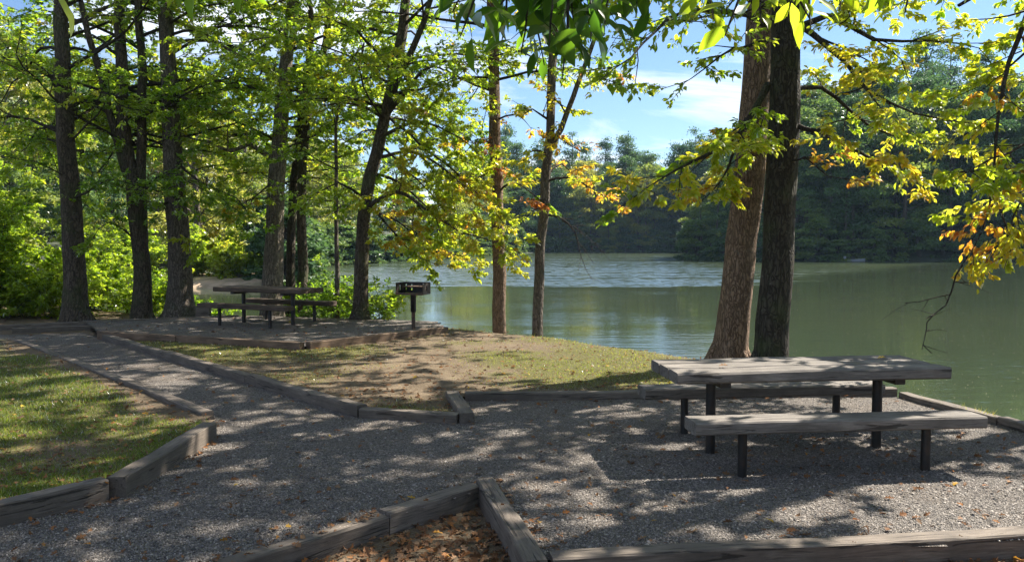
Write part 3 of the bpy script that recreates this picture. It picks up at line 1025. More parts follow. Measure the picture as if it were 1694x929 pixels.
Wt = up(px_trunk([(128, 533, 17.8), (122, 420, 17.8), (112, 260, 17.8), (103, 120, 17.8), (100, 0, 17.8)]), 10.5)
tree('shade_tree', 'leftmost big dark trunk leaning left on the wooded bank', Wt, .255, .09, M_BARK_DARK, group=GL, auto=15, az_range=(-.3, 3.5), top_k=2, zlo=3.7, crown_r=4.6, tint=.42, limbs=[
    dict(p=pl((110, 185, 17.8), (80, 120, 17.5), (20, 80, 17.2), (-60, 60, 17)), r=.03, k=9),
    dict(p=pl((118, 300, 17.8), (60, 270, 17.2), (-20, 262, 16.8)), r=.022),
    dict(p=pl((112, 170, 17.8), (160, 150, 17.3), (215, 180, 17), (270, 175, 16.6)), r=.025),
    dict(p=pl((122, 330, 17.8), (180, 300, 17.2), (230, 310, 16.8), (260, 330, 16.5)), r=.035, tint=.30)])

Wt = up(px_trunk([(236, 530, 18.3), (232, 430, 18.3), (218, 300, 18.3), (205, 200, 18.3), (199, 60, 18.3)]), 10.5)
f2 = [pl((233, 440, 18.35), (236, 330, 18.4), (235, 200, 18.4), (232, 60, 18.4), (230, -60, 18.4), (228, -180, 18.4), (224, -320, 18.5)),
      pl((210, 290, 18.25), (190, 215, 18.2), (168, 130, 18.1), (148, 60, 18), (130, -10, 18), (105, -110, 17.9))]
tree('shade_tree', 'multi-stemmed dark tree with a thin stem splitting off to the left, second from the left', Wt, .20, .07, M_BARK_DARK, group=GL,
     forks=[(f2[0], .13, .05), (f2[1], .10, .04)], auto=11, az_range=(-.3, 3.5), top_k=2, zlo=3.8, crown_r=4.2, tint=.40, limbs=[
    dict(p=pl((228, 400, 18.3), (180, 370, 17.9), (150, 400, 17.6)), r=.03),
    dict(p=pl((225, 330, 18.3), (270, 290, 17.6), (330, 310, 17.2), (370, 330, 17)), r=.04, tint=.28),
    dict(p=pl((235, 300, 18.3), (290, 330, 17.6), (350, 360, 17.3)), r=.035, tint=.3)])

Wt = up(px_trunk([(297, 528, 18.6), (297, 430, 18.6), (288, 280, 18.6), (280, 130, 18.6), (274, 0, 18.6)]), 10.5)
tree('shade_tree', 'stout trunk with a flared base just left of the far picnic table', Wt, .285, .10, M_BARK, group=GL, auto=15, az_range=(-.3, 3.5), top_k=2, zlo=4.0, crown_r=4.6, tint=.42, flare=1.75, limbs=[
    dict(p=pl((290, 260, 18.6), (330, 300, 18), (390, 330, 17.6), (430, 390, 17.4)), r=.04, tint=.38),
    dict(p=pl((283, 150, 18.6), (340, 180, 18), (400, 190, 17.6), (430, 230, 17.4)), r=.05, tint=.35),
    dict(p=pl((292, 330, 18.6), (240, 330, 17.8), (190, 300, 17.4)), r=.035, tint=.28)])

Wt = up(px_trunk([(450, 533, 19.2), (452, 430, 19.2), (461, 250, 19.2), (473, 110, 19.2), (482, 20, 19.2)]), 10.5, .4)
tree('shade_tree', 'pale barked trunk leaning right directly behind the far picnic table', Wt, .26, .09, M_BARK_PALE, group=GL, auto=14, az_range=(-.3, 3.5), top_k=2, zlo=4.2, crown_r=4.4, tint=.45, limbs=[
    dict(p=pl((446, 262, 19.2), (415, 240, 18.9), (385, 250, 18.6), (350, 235, 18.4), (310, 226, 18.2)), r=.075, r1=.02, first=.3, k=6, tint=.42),
    dict(p=pl((470, 150, 19.2), (420, 100, 18.7), (350, 90, 18.2)), r=.05),
    dict(p=pl((470, 140, 19.2), (520, 160, 18.6), (600, 168, 18), (650, 150, 17.6)), r=.05, tint=.40),
    dict(p=pl((458, 300, 19.2), (420, 330, 18.6), (390, 400, 18.3)), r=.03, tint=.45),
    dict(p=pl((455, 330, 19.2), (410, 330, 18.6), (360, 370, 18.2), (320, 400, 18)), r=.025, tint=.54, k=13),
    dict(p=pl((460, 280, 19.2), (400, 285, 18.8), (340, 300, 18.5)), r=.025, tint=.54, k=13)])

Wt = up(px_trunk([(480, 524, 20.0), (481, 420, 20), (488, 280, 20), (505, 150, 20), (515, 40, 20)]), 10.5)
tree('slender_tree', 'slim dark trunk close behind the pale leaning trunk at the far table', Wt, .13, .05, M_BARK_DARK, group=GL, auto=9, az_range=(-.3, 3.5), top_k=2, zlo=3.8, crown_r=2.8, tint=.40)
Wt = up(px_trunk([(501, 526, 19.8), (500, 430, 19.8), (500, 300, 19.8), (512, 180, 19.8), (540, 60, 19.8)]), 10.5, .5)
tree('slender_tree', 'slim dark trunk left of the thin pole trunk behind the far table', Wt, .14, .05, M_BARK_DARK, group=GL, auto=9, az_range=(-.3, 3.5), top_k=2, zlo=3.8, crown_r=2.8, tint=.44)
Wt = up(px_trunk([(558, 531, 18.4), (557, 430, 18.4), (556, 300, 18.4), (556, 200, 18.4), (566, 170, 18.4)]), 6.4, .6)
tree('slender_tree', 'thin pole-like sapling trunk standing right of the far table', Wt, .06, .025, M_BARK, group=GL, auto=8, zlo=2.4, crown_r=1.5, tint=.40, flare=1.2)

Wt = up(px_trunk([(596, 533, 17.6), (598, 440, 17.6), (606, 330, 17.6), (630, 220, 17.6), (648, 140, 17.6), (665, 60, 17.6)]), 12, 1.0)
f6 = [pl((640, 180, 17.6), (690, 60, 17.4), (730, -60, 17.2), (770, -200, 17))]
tree('shade_tree', 'yellow green tree with a curved trunk leaning right, left of the grill', Wt, .165, .06, M_BARK_DARK, group=GL, forks=[(f6[0], .08, .04)], auto=13, zlo=4.2, crown_r=4.0, tint=.47, top_k=6, k=10, limbs=[
    dict(p=pl((603, 345, 17.6), (650, 320, 17.2), (700, 345, 16.8), (760, 385, 16.4), (820, 400, 16), (858, 430, 15.8)), r=.06, tint=.60, k=16, side=.24),
    dict(p=pl((620, 260, 17.6), (690, 250, 17), (760, 300, 16.5), (820, 345, 16.2)), r=.05, tint=.56, k=16, side=.24),
    dict(p=pl((628, 225, 17.6), (690, 200, 17), (760, 230, 16.6), (800, 270, 16.4)), r=.05, tint=.53, k=15, side=.26),
    dict(p=pl((606, 330, 17.6), (640, 370, 17), (690, 420, 16.6), (730, 440, 16.4)), r=.035, tint=.60, k=16, side=.24),
    dict(p=pl((603, 330, 17.6), (560, 300, 17.2), (510, 330, 17)), r=.04, tint=.50, k=10),
    dict(p=pl((640, 190, 17.6), (700, 120, 17), (770, 95, 16.6), (840, 100, 16.4)), r=.06, tint=.42, k=7),
    dict(p=pl((612, 290, 17.6), (660, 300, 18.2), (720, 350, 18.6), (790, 370, 18.8)), r=.045, tint=.54, k=16, side=.26),
    dict(p=pl((640, 200, 17.6), (590, 170, 17.4), (520, 175, 17.2), (470, 160, 17)), r=.05, tint=.42, k=9),
    dict(p=pl((603, 345, 17.6), (640, 360, 17.8), (700, 395, 18.1), (760, 425, 18.3), (805, 438, 18.4)), r=.03, tint=.60, k=16, side=.24),
    dict(p=pl((640, 190, 17.6), (720, 260, 17), (800, 330, 16.5), (862, 415, 16.2)), r=.035, tint=.60, k=16, side=.26),
    dict(p=pl((625, 240, 17.6), (680, 285, 17.3), (730, 340, 17.1), (785, 415, 17)), r=.03, tint=.58, k=16, side=.26)])

Wt = up(px_trunk([(827, 537, 17.4), (825, 440, 17.4), (822, 300, 17.4), (818, 150, 17.4), (814, 0, 17.4)]), 17)
tree('shade_tree', 'straight brown trunk with rust coloured leaves on it, right of the grill', Wt, .155, .06, M_BARK_BROWN, group=GL, auto=13, zlo=6.0, crown_r=4.0, tint=.52, tsd=.14, low_k=6, limbs=[
    dict(p=pl((822, 320, 17.4), (850, 300, 17), (890, 330, 16.6), (920, 350, 16.4)), r=.03, tint=.66, k=12, slen=.8),
    dict(p=pl((820, 250, 17.4), (790, 235, 17.2), (760, 260, 17)), r=.03, tint=.70, k=9),
    dict(p=pl((819, 200, 17.4), (850, 190, 17), (880, 215, 16.8)), r=.03, tint=.80, k=10, slen=.7),
    dict(p=pl((818, 170, 17.4), (812, 200, 17.1), (822, 260, 17.05), (816, 320, 17.1)), r=.012, tint=.88, k=5, slen=.35, side=.25),
    dict(p=pl((822, 280, 17.4), (780, 300, 17), (740, 330, 16.8), (720, 350, 16.6)), r=.03, tint=.70, k=9),
    dict(p=pl((818, 130, 17.4), (760, 130, 17), (700, 170, 16.7)), r=.035, tint=.6, k=9)])

Wt = up(px_trunk([(886, 545, 16.6), (892, 440, 16.6), (902, 320, 16.6), (909, 220, 16.6), (914, 120, 16.6), (918, 20, 16.6)]), 15, .4)
f8 = [pl((908, 250, 16.6), (925, 215, 16.6), (948, 160, 16.6), (975, 90, 16.5), (1000, 20, 16.4), (1025, -80, 16.3))]
tree('shade_tree', 'slim leaning trunk with orange leaves and a bare twig over the water', Wt, .115, .045, M_BARK, group=GL, forks=[(f8[0], .065, .03)], auto=11, zlo=7.6, crown_r=3.4, tint=.58, tsd=.12, low_k=5, limbs=[
    dict(p=pl((904, 300, 16.6), (940, 290, 16.3), (990, 318, 16), (1030, 345, 15.8)), r=.03, tint=.84, k=9, slen=.7),
    dict(p=pl((905, 290, 16.6), (930, 270, 16.9), (960, 300, 17.2), (1000, 330, 17.4)), r=.03, tint=.74, k=10, slen=.8),
    dict(p=pl((906, 255, 16.6), (880, 250, 16.4), (850, 270, 16.2)), r=.03, tint=.64, k=12, slen=.7),
    dict(p=pl((910, 200, 16.6), (880, 180, 16.3), (860, 200, 16.2)), r=.03, tint=.60, k=12, slen=.7),
    dict(p=pl((912, 160, 16.6), (935, 185, 16.3), (915, 245, 16.2)), r=.03, tint=.62, k=12, slen=.6),
    dict(p=pl((901, 345, 16.6), (880, 345, 16.4), (855, 375, 16.3)), r=.02, tint=.74, k=5, slen=.6),
    dict(p=pl((902, 355, 16.6), (940, 372, 16.3), (958, 400, 16.2), (963, 430, 16.1), (975, 462, 16.1)), r=.025, r1=.004, k=0.1, slen=.7),
    dict(p=pl((930, 365, 16.4), (975, 390, 16.2), (1010, 430, 16.1)), r=.012, r1=.003, k=0.1, slen=.6),
    dict(p=pl((920, 225, 16.6), (960, 250, 16.5), (985, 240, 16.4)), r=.012, r1=.003, k=1.2, slen=.5, tint=.9)])

# the pair behind the near table
Wt = up(px_trunk([(1206, 640, 11.3), (1212, 560, 11.3), (1228, 400, 11.3), (1243, 250, 11.3), (1254, 110, 11.3), (1262, 0, 11.3)]), 18, .5)
tree('shade_tree', 'thick reddish brown trunk of the leaning pair behind the near table', Wt, .232, .10, M_BARK_BROWN, group=GL, auto=15, zlo=6.6, crown_r=5.0, tint=.45, flare=1.25, k=10, size=.125, upsize=1.35, top_k=11)
Wt = up(px_trunk([(1273, 640, 10.5), (1277, 560, 10.5), (1287, 400, 10.5), (1293, 250, 10.5), (1298, 110, 10.5), (1303, 0, 10.5)]), 19, .3)
tree('shade_tree', 'near black trunk directly behind the near table with yellowing low limbs', Wt, .215, .10, M_BARK_BLACK, group=GL, auto=17, zlo=6.6, crown_r=5.4, tint=.47, flare=1.15, k=10, size=.125, tpl=T_LEAF, upsize=1.35, top_k=11, limbs=[
    dict(p=pl((1270, 140, 10.5), (1235, 195, 10.2), (1200, 240, 9.9), (1140, 275, 9.6), (1090, 300, 9.3), (1045, 330, 9.0)), r=.05, tint=.50, k=14, side=.28, slen=1.0, first=.15, size=.10),
    dict(p=pl((1235, 195, 10.2), (1215, 250, 10.3), (1190, 300, 10.4), (1140, 350, 10.4)), r=.03, tint=.62, k=14, side=.24, slen=.75, size=.10),
    dict(p=pl((1285, 130, 10.5), (1250, 190, 10.8), (1225, 280, 11.0), (1200, 320, 11.0)), r=.03, tint=.62, k=14, side=.24, slen=.75, size=.10),
    dict(p=pl((1303, 30, 10.5), (1350, 65, 10.1), (1400, 112, 9.7), (1440, 155, 9.4), (1510, 185, 9.1), (1600, 200, 8.8)), r=.055, tint=.60, k=16, side=.27, slen=1.1, size=.085),
    dict(p=pl((1300, 60, 10.5), (1370, 30, 10), (1450, 60, 9.5), (1540, 65, 9.2), (1640, 80, 8.9)), r=.05, tint=.56, k=16, side=.28, slen=1.1, size=.085),
    dict(p=pl((1303, 200, 10.5), (1350, 215, 10.2), (1420, 250, 9.9), (1480, 270, 9.6), (1560, 290, 9.3)), r=.04, tint=.62, k=16, side=.27, slen=.9, size=.085),
    dict(p=pl((1302, 150, 10.5), (1360, 150, 10.8), (1440, 200, 11.0), (1530, 240, 11.2), (1600, 240, 11.2)), r=.04, tint=.54, k=16, side=.27, slen=1.1, size=.09),
    dict(p=pl((1300, 265, 10.4), (1330, 255, 10.2), (1370, 290, 10.0), (1420, 300, 9.9)), r=.02, tint=.84, k=6, side=.28, slen=.5, size=.09),
    dict(p=pl((1265, 40, 10.5), (1200, 20, 9.6), (1110, 40, 8.9), (1040, 100, 8.4), (985, 140, 8.0)), r=.05, tint=.46, k=10, side=.28, slen=.9, size=.09),
    dict(p=pl((1268, 70, 10.5), (1215, 80, 10), (1165, 110, 9.6), (1120, 145, 9.3)), r=.03, tint=.40, k=9, side=.30, slen=.7, size=.09),
    dict(p=pl((1265, 10, 10.5), (1190, -30, 9.8), (1100, -10, 9.2), (1000, 20, 8.7)), r=.05, tint=.44, k=11, side=.28, slen=.9, size=.09)])

# a tree on the point just outside the right edge: its hanging limbs come into view
Wt = [Vector((7.15, 8.7, -.35)), Vector((7.1, 8.7, 1.5)), Vector((7.0, 8.75, 4)), Vector((6.9, 8.8, 7)), Vector((6.9, 8.9, 11)), Vector((6.9, 9, 16))]
tree('shade_tree', 'tree at the right edge whose yellow hanging limbs droop over the water', Wt, .21, .08, M_BARK_DARK, group=GL, auto=9, zlo=5.0, crown_r=4.6, tint=.50, k=10, size=.125, tpl=T_LEAF, upsize=1.35, top_k=7, limbs=[
    dict(p=pl((1850, -120, 8.7), (1740, -60, 8.4), (1690, 20, 8.2), (1665, 140, 8.1), (1648, 240, 8.0), (1640, 320, 8.0), (1618, 385, 7.9), (1592, 440, 7.9)), r=.045, tint=.66, k=9, side=.30, slen=.75, first=.3, droop=.8, size=.08),
    dict(p=pl((1640, 320, 8.0), (1660, 360, 8.0), (1675, 400, 8.0), (1660, 445, 8.0)), r=.012, tint=.68, k=12, side=.16, slen=.5, first=.1, droop=.8, size=.08),
    dict(p=pl((1690, 330, 7.9), (1672, 370, 7.9), (1640, 410, 7.9), (1605, 440, 7.9)), r=.010, tint=.68, k=12, side=.15, slen=.45, first=.1, droop=.8, size=.08),
    dict(p=pl((1592, 438, 7.9), (1570, 480, 7.9), (1545, 520, 7.85), (1532, 550, 7.85), (1526, 578, 7.85)), r=.011, r1=.004, k=0.1, side=.2, slen=.45),
    dict(p=pl((1850, 20, 8.7), (1760, 150, 8.4), (1700, 230, 8.2), (1640, 260, 8.0), (1580, 300, 7.8)), r=.04, tint=.60, k=16, side=.3, slen=.9, size=.10),
    dict(p=pl((1860, -40, 8.7), (1760, 20, 8.6), (1660, 120, 8.7), (1560, 170, 8.8)), r=.04, tint=.56, k=16, side=.3, slen=.9, size=.10),
    dict(p=pl((1880, 80, 8.7), (1790, 220, 8.5), (1710, 300, 8.4), (1660, 330, 8.3)), r=.04, tint=.62, k=11, side=.28, slen=.7, size=.10)])

# ------------------------------------------------------------------ the tree the viewer stands under
Wt = [Vector((3.4, -2.6, -.12)), Vector((3.35, -2.5, 1.2)), Vector((3.2, -2.3, 3.2)), Vector((3.1, -2.2, 6)), Vector((3, -2.1, 10)), Vector((3, -2, 14))]
near = tree('shade_tree', 'tree overhanging the viewer with large pointed leaves along the top edge', Wt, .20, .08, M_BARK, group=GL, auto=8, zlo=7, crown_r=4, tint=.3, size=.15, k=6)
big = Leaves()
lw = Wood()


def hang_twig(pts, leaves_n, spread, size, tint, tsd, r=.006, down=.8):
    P = resample(pts, .05, .004)
    lw.tube(P, np.linspace(r, .0018, len(P)), 5)
    for _ in range(leaves_n):
        u = rng.uniform(.15, 1)
        p = P[min(len(P) - 1, int(u * (len(P) - 1)))]
        D = unit(np.array([rng.normal(0, 1), rng.normal(0, .7), -down + rng.normal(0, .35)]))
        st_ = rng.uniform(.008, spread)
        e = p + D * st_
        if st_ > .03:
            lw.tube(np.array([p, (p + e) / 2 + np.array([0, 0, .004]), e]), [.0016, .0013, .001], 3)
        A = unit(D + rng.normal(0, .25, 3))
        N = np.array([0, -.6, .8]) + rng.normal(0, .6, 3)
        big.add(e[None], A[None], N[None], np.array([size * rng.uniform(.75, 1.2)]), np.array([tint + rng.normal(0, tsd)]))


mainl = [(3.25, -2.35, 2.9), (2.4, -.6, 3.25), (1.7, .9, 3.2), (1.1, 2.0, 3.0), (.4, 2.6, 2.85), (-.4, 2.7, 2.75)]
P = resample(mainl, .1, .01)
lw.tube(P, np.linspace(.055, .01, len(P)), 8, .04)
P2 = resample([(2.4, -.6, 3.25), (1.2, .2, 3.3), (0, 1.2, 3.1), (-.8, 1.8, 2.85), (-1.3, 2.1, 2.68)], .1, .01)
lw.tube(P2, np.linspace(.035, .006, len(P2)), 7, .04)
P4 = resample([(1.7, .9, 3.2), (1.65, 1.9, 3.6), (1.35, 2.7, 3.85), (.9, 3.2, 3.95), (.4, 3.4, 4.0)], .1, .01)
shade = Leaves()  # leafy limb added above the view to shade the hanging cluster
grow(lw, shade, P4, .025, .004, .12, .15, .06, side=.13, tw=.12, k=6, first=.3, slen=.75)
link_mesh('crown', shade.mesh('crown', T_LEAF, .45), M_LEAF, near, True)
P3 = resample([(1.7, .9, 3.2), (1.7, 1.8, 2.95), (1.6, 2.4, 2.72), (1.5, 2.7, 2.62)], .1, .01)
lw.tube(P3, np.linspace(.03, .006, len(P3)), 7, .04)
# cluster right of centre, its shade put into a dark leaf tint
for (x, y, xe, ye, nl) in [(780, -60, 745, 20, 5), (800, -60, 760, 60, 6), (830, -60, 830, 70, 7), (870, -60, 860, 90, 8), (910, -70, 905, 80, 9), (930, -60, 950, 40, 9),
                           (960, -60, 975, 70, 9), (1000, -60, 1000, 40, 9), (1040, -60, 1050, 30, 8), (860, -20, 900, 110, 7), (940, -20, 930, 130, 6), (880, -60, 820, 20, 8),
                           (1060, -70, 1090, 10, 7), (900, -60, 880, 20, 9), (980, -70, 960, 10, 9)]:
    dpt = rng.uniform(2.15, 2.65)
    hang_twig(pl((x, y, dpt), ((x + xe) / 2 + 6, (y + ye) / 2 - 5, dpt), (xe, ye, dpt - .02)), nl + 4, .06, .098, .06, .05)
for (x, y, xe, ye, nl) in [(1150, -60, 1180, 30, 6), (1240, -60, 1200, 60, 5), (1250, -40, 1260, 40, 6), (1320, -60, 1340, 50, 6), (1300, -30, 1340, 40, 5), (1380, -60, 1385, 20, 5),
                           (1450, -60, 1440, -5, 6), (1500, -70, 1500, 20, 7), (1560, -70, 1560, 0, 5), (1620, -70, 1640, -20, 4), (1470, -50, 1450, 10, 4)]:
    dpt = rng.uniform(2.15, 2.5)
    hang_twig(pl((x, y, dpt), ((x + xe) / 2 + 6, (y + ye) / 2 - 5, dpt), (xe, ye, dpt - .02)), nl, .05, .085, .46, .06)
for (x, y, xe, ye, nl, tt) in [(80, -50, 85, -20, 2, .56), (270, -60, 272, -28, 3, .50), (330, -50, 328, -25, 2, .2), (400, -60, 395, -30, 2, .3)]:
    hang_twig(pl((x, y, 2.0), ((x + xe) / 2, (y + ye) / 2, 2.0), (xe, ye, 2.0)), nl, .012, .11, tt, .03, .003, 1.6)
link_mesh('limb', lw.mesh('limb'), M_TWIG, near, True)
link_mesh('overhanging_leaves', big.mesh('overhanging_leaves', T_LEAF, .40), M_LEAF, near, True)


# ------------------------------------------------------------------ bushes
def bush(name, label, base, h, w_, n_stems, size, tint, tsd, k=9, group=None, cat='bush'):
    base = Vector(base)
    root = empty(name, base, label=label, cat=cat, group=group)
    acc = Leaves()
    sw = Wood()
    for i in range(n_stems):
        a = rng.uniform(0, 6.28)
        lean = rng.uniform(.1, 1)
        b0 = np.array([base.x + rng.normal(0, .12 * w_), base.y + rng.normal(0, .12 * w_), base.z - .05])
        hh = h * rng.uniform(.55, 1.0) * (1 - .35 * lean)
        tip = b0 + np.array([math.cos(a) * lean * w_ * .6, math.sin(a) * lean * w_ * .6, hh])
        mid = (b0 + tip) / 2 + np.array([0, 0, .15 * h]) + rng.normal(0, .1, 3)
        grow(sw, acc, resample([b0, mid, tip], .2, .02), .014, .004, size, tint + rng.normal(0, tsd * .5), tsd, side=.20, tw=.16, k=k, first=.08, slen=.6 + .18 * w_ * .5, droop=.2)
    link_mesh('stems', sw.mesh('stems'), M_TWIG, root, True)
    link_mesh('foliage', acc.mesh('foliage'), M_LEAF, root, True)


GB = 'bushes along the near bank'
bl = [('tall yellow green bush at the left edge of the photo, behind the timber', (-13.4, 19.6), 4.2, 3.2, 17, .42),
      ('sunlit yellow green bush filling the gap left of the leftmost trunk', (-11.5, 21.2), 2.3, 2.4, 14, .43),
      ('bright low bush just right of the leftmost trunk', (-9.7, 20.3), 1.3, 1.7, 10, .43),
      ('small green bush at the water between the second and third trunks', (-8.4, 20.6), 1.1, 1.6, 7, .36),
      ('low bush at the left photo edge, right behind the dark timber', (-12.2, 18.9), 1.7, 2.0, 11, .45),
      ('small bush between the left photo edge and the leftmost trunk, in front of taller ones', (-10.9, 19.2), 1.3, 1.6, 9, .48),
      ('dark young bush high at the far left edge of the bank', (-14.6, 21.5), 5.0, 3.2, 16, .38)]
for lab, (x, y), h, ww, ns, tt in bl:
    bush('bush', lab, (x, y, max(-.55, float(ground_z([(x, y)])[0]))), h, ww, ns, .12, tt, .05, k=11, group=GB)
bq = gp(535, 531)
bush('bush', 'round green bush behind the thin pole trunk beside the far table', (bq.x, 18.9, -.1), 1.25, 1.3, 10, .10, .28, .08, group=GB)
bq = gp(615, 531)
bush('bush', 'leafy bush at the foot of the curved leaning trunk', (bq.x, 18.1, -.1), 1.15, 1.1, 8, .10, .38, .10, group=GB)
bush('bush', 'narrow green sapling between the slim dark trunks behind the table', (-5.3, 20.0, -.3), 1.6, 1.0, 6, .10, .30, .08, group=GB)

# pale scrub on the far side of the cove
for i, (x, y, h, ww, lab) in enumerate([(-21.5, 45.5, 3.4, 4.2, 'pale scrub bush across the cove, seen between the leftmost trunks'), (-18.3, 45.0, 3.0, 3.6, 'grey green scrub bush across the cove, left of the flared trunk'),
                                        (-16.2, 44.8, 2.6, 3.0, 'pale willow-like bush across the cove, right of the flared trunk'), (-14.3, 45.4, 2.2, 2.6, 'round pale bush on the sandy bank across the cove'),
                                        (-12.9, 46.8, 1.8, 2.2, 'smallest pale bush at the tip of the sandy bank'), (-25.5, 46, 4.0, 4.6, 'large pale scrub bush far left across the cove')]):
    bush('scrub_bush', lab, (x, y, -.2), h, ww, 13, .22, .42 + .05 * (i % 3), .06, k=6, group='scrub across the cove')


# ------------------------------------------------------------------ far woods: real trees, copied
def far_tree_proto(kind, h, seed, tone=.38):
    r_ = np.random.default_rng(seed)
    acc = Leaves()
    wd = Wood()
    P = np.array([(0, 0, -.6), (.1 * r_.normal(), .1 * r_.normal(), h * .4), (.25 * r_.normal(), .25 * r_.normal(), h * .8), (.3 * r_.normal(), .3 * r_.normal(), h)])
    wd.tube(P, [.22, .17, .09, .03], 6)
    if kind == 'broad':
        nb = 46
        for i in range(nb):
            u = r_.uniform(.03, 1)
            z = h * u
            prof = math.sin(math.pi * min(1, .18 + .80 * u)) ** .7
            rad = h * .27 * prof * r_.uniform(.45, 1.05)
            a = r_.uniform(0, 6.28)
            c = np.array([math.cos(a) * rad, math.sin(a) * rad, z])
            br = h * r_.uniform(.055, .10)
            n = int(150 * (br / (h * .075)) ** 2)
            d = unit(r_.normal(0, 1, (n, 3)))
            d[:, 2] = np.abs(d[:, 2]) * .9 - .25
            pos = c + d * br * np.array([1.25, 1.25, .75]) * r_.uniform(.55, 1.08, (n, 1))
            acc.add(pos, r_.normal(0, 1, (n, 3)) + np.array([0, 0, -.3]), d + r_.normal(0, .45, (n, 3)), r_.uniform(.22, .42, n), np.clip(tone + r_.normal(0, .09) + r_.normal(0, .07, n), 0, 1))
            if i % 3 == 0:
                wd.tube(np.array([(0, 0, z * .7), (c + (0, 0, z * .8)) / 2, c]), [.06, .04, .015], 4)
    else:
        nb = 60
        for i in range(nb):
            u = r_.uniform(.14, 1)
            z = h * u
            Lb = h * .21 * (1.05 - u) ** .75 * r_.uniform(.6, 1.15) + .5
            a = r_.uniform(0, 6.28)
            d0 = np.array([math.cos(a), math.sin(a), r_.uniform(-.1, .35)])
            tip = np.array([0, 0, z]) + d0 * Lb
            wd.tube(np.array([(0, 0, z), (0, 0, z) + d0 * Lb * .5, tip]), [.05, .03, .01], 4)
            n = 110
            s = r_.uniform(.25, 1.1, (n, 1))
            pos = np.array([0, 0, z]) + d0 * Lb * s + r_.normal(0, 1, (n, 3)) * np.array([.42, .42, .22]) * (h / 15)
            acc.add(pos, d0 * .6 + r_.normal(0, .7, (n, 3)), np.array([0, 0, 1]) + r_.normal(0, .6, (n, 3)), r_.uniform(.20, .40, n), np.clip(.18 + r_.normal(0, .06) + r_.normal(0, .06, n), 0, 1))
    return wd.mesh('trunk'), acc.mesh('crown', T_DIAMOND, .55)


protos = [(kd, far_tree_proto(kd, 13.0 if kd == 'broad' else 16.0, 40 + i)) for i, kd in enumerate(['broad', 'broad', 'broad', 'broad', 'pine', 'pine', 'pine'])]
sun_tinted = [('broad', far_tree_proto('broad', 12.0, 60 + i, .84)) for i in range(3)]  # paler broadleaf copies, sunlight put into the leaf tint
for kd, (a, b) in protos + sun_tinted:
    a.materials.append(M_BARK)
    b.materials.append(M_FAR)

cand = []
for x in np.arange(-95, 130, 4.6):
    for y in np.arange(36, 250, 4.6):
        cand.append((x + rng.uniform(-1.9, 1.9), y + rng.uniform(-1.9, 1.9)))
cand = np.array(cand)
dl = seg_dist(cand, LAKE, True)
ok = ~inside(cand, LAKE) & (np.abs(cand[:, 0] / cand[:, 1]) < .70) & ~((cand[:, 1] < 36) & (cand[:, 0] < 14))
reg = np.where((cand[:, 0] > 24) & (cand[:, 1] < 150), 0, np.where(cand[:, 0] < -11, 2, 1))
maxd = np.where(reg == 0, 46, np.where(reg == 1, 34, 75))
ok &= (dl > np.where(reg == 2, 2.0, 1.2)) & (dl < maxd)
ok &= ~((reg == 2) & (cand[:, 1] < 49) & (dl < 6))
# thin out with distance from the water (trees behind show only their tops)
keep = rng.uniform(0, 1, len(cand)) < np.where(reg == 2, .42, np.where(reg == 0, np.clip(1.1 - dl / 130, .3, 1), np.clip(1.1 - dl / 110, .3, 1)))
ok &= keep & ((reg != 2) | (cand[:, 1] < 135))
cand, dl, reg = cand[ok], dl[ok], reg[ok]
order = np.argsort(dl)
cz = terrain_z(cand)
LAB = {0: ('shaded blue green {} in the dark wood on the right shore', 'trees of the right shore wood'),
       1: ('{} in the distant wood closing the end of the lake', 'trees of the distant wood'),
       2: ('{} in the sunlit wood across the cove on the left', 'trees of the left hillside')}
counts = [0, 0, 0]
for i in order:
    rg = int(reg[i])
    counts[rg] += 1
    kd = 'pine' if rng.uniform() < (.25, .26, .12)[rg] else 'broad'
    opts = [p for p in protos if p[0] == kd] if rg != 2 or kd == 'pine' or rng.uniform() < .25 else sun_tinted
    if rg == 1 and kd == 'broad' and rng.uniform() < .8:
        opts = sun_tinted  # sunlit look of the distant wood comes from the paler tint
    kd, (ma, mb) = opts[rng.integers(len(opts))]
    lab, grp = LAB[rg]
    word = 'pine' if kd == 'pine' else 'broadleaf tree'
    rt = empty('pine_tree' if kd == 'pine' else 'broadleaf_tree', (cand[i][0], cand[i][1], cz[i] - .2), rng.uniform(0, 6.28),
               label=lab.format(word), cat='tree', group=grp + (' (pines)' if kd == 'pine' else ' (broadleaf)'))
    edge_small = .62 if dl[i] < 4 else 1.0
    s = rng.uniform(.8, 1.2) * edge_small * (1.15, 1.22, 1.0)[rg]
    rt.scale = (s * rng.uniform(.9, 1.2), s * rng.uniform(.9, 1.2), s * (rng.uniform(.95, 1.2) if rg == 1 else 1))
    link_mesh('trunk', ma, None, rt)
    link_mesh('crown', mb, None, rt)
# brush that hangs over the far waterline
brush = [far_tree_proto('broad', 5.0, 80 + i, .40) for i in range(3)]
for a, b in brush:
    a.materials.append(M_TWIG)
    b.materials.append(M_FAR)
sl = resample([(x, y, 0) for x, y in FAR_SHORE[5:22]], 2.7)
for q in sl:
    if abs(q[0] / q[1]) > .70:
        continue
    ma, mb = brush[rng.integers(3)]
    rt = empty('shore_bush', (q[0] + rng.normal(0, .5), q[1] + rng.uniform(-.2, 1.6), -.9), rng.uniform(0, 6.28), label='low dark brush leaning over the far waterline', cat='bush', group='brush along the far waterline')
    s = rng.uniform(.7, 1.15)
    rt.scale = (s * 1.5, s * 1.5, s * rng.uniform(.7, 1.1))
    link_mesh('stems', ma, None, rt)
    link_mesh('foliage', mb, None, rt)
print('far trees', counts)


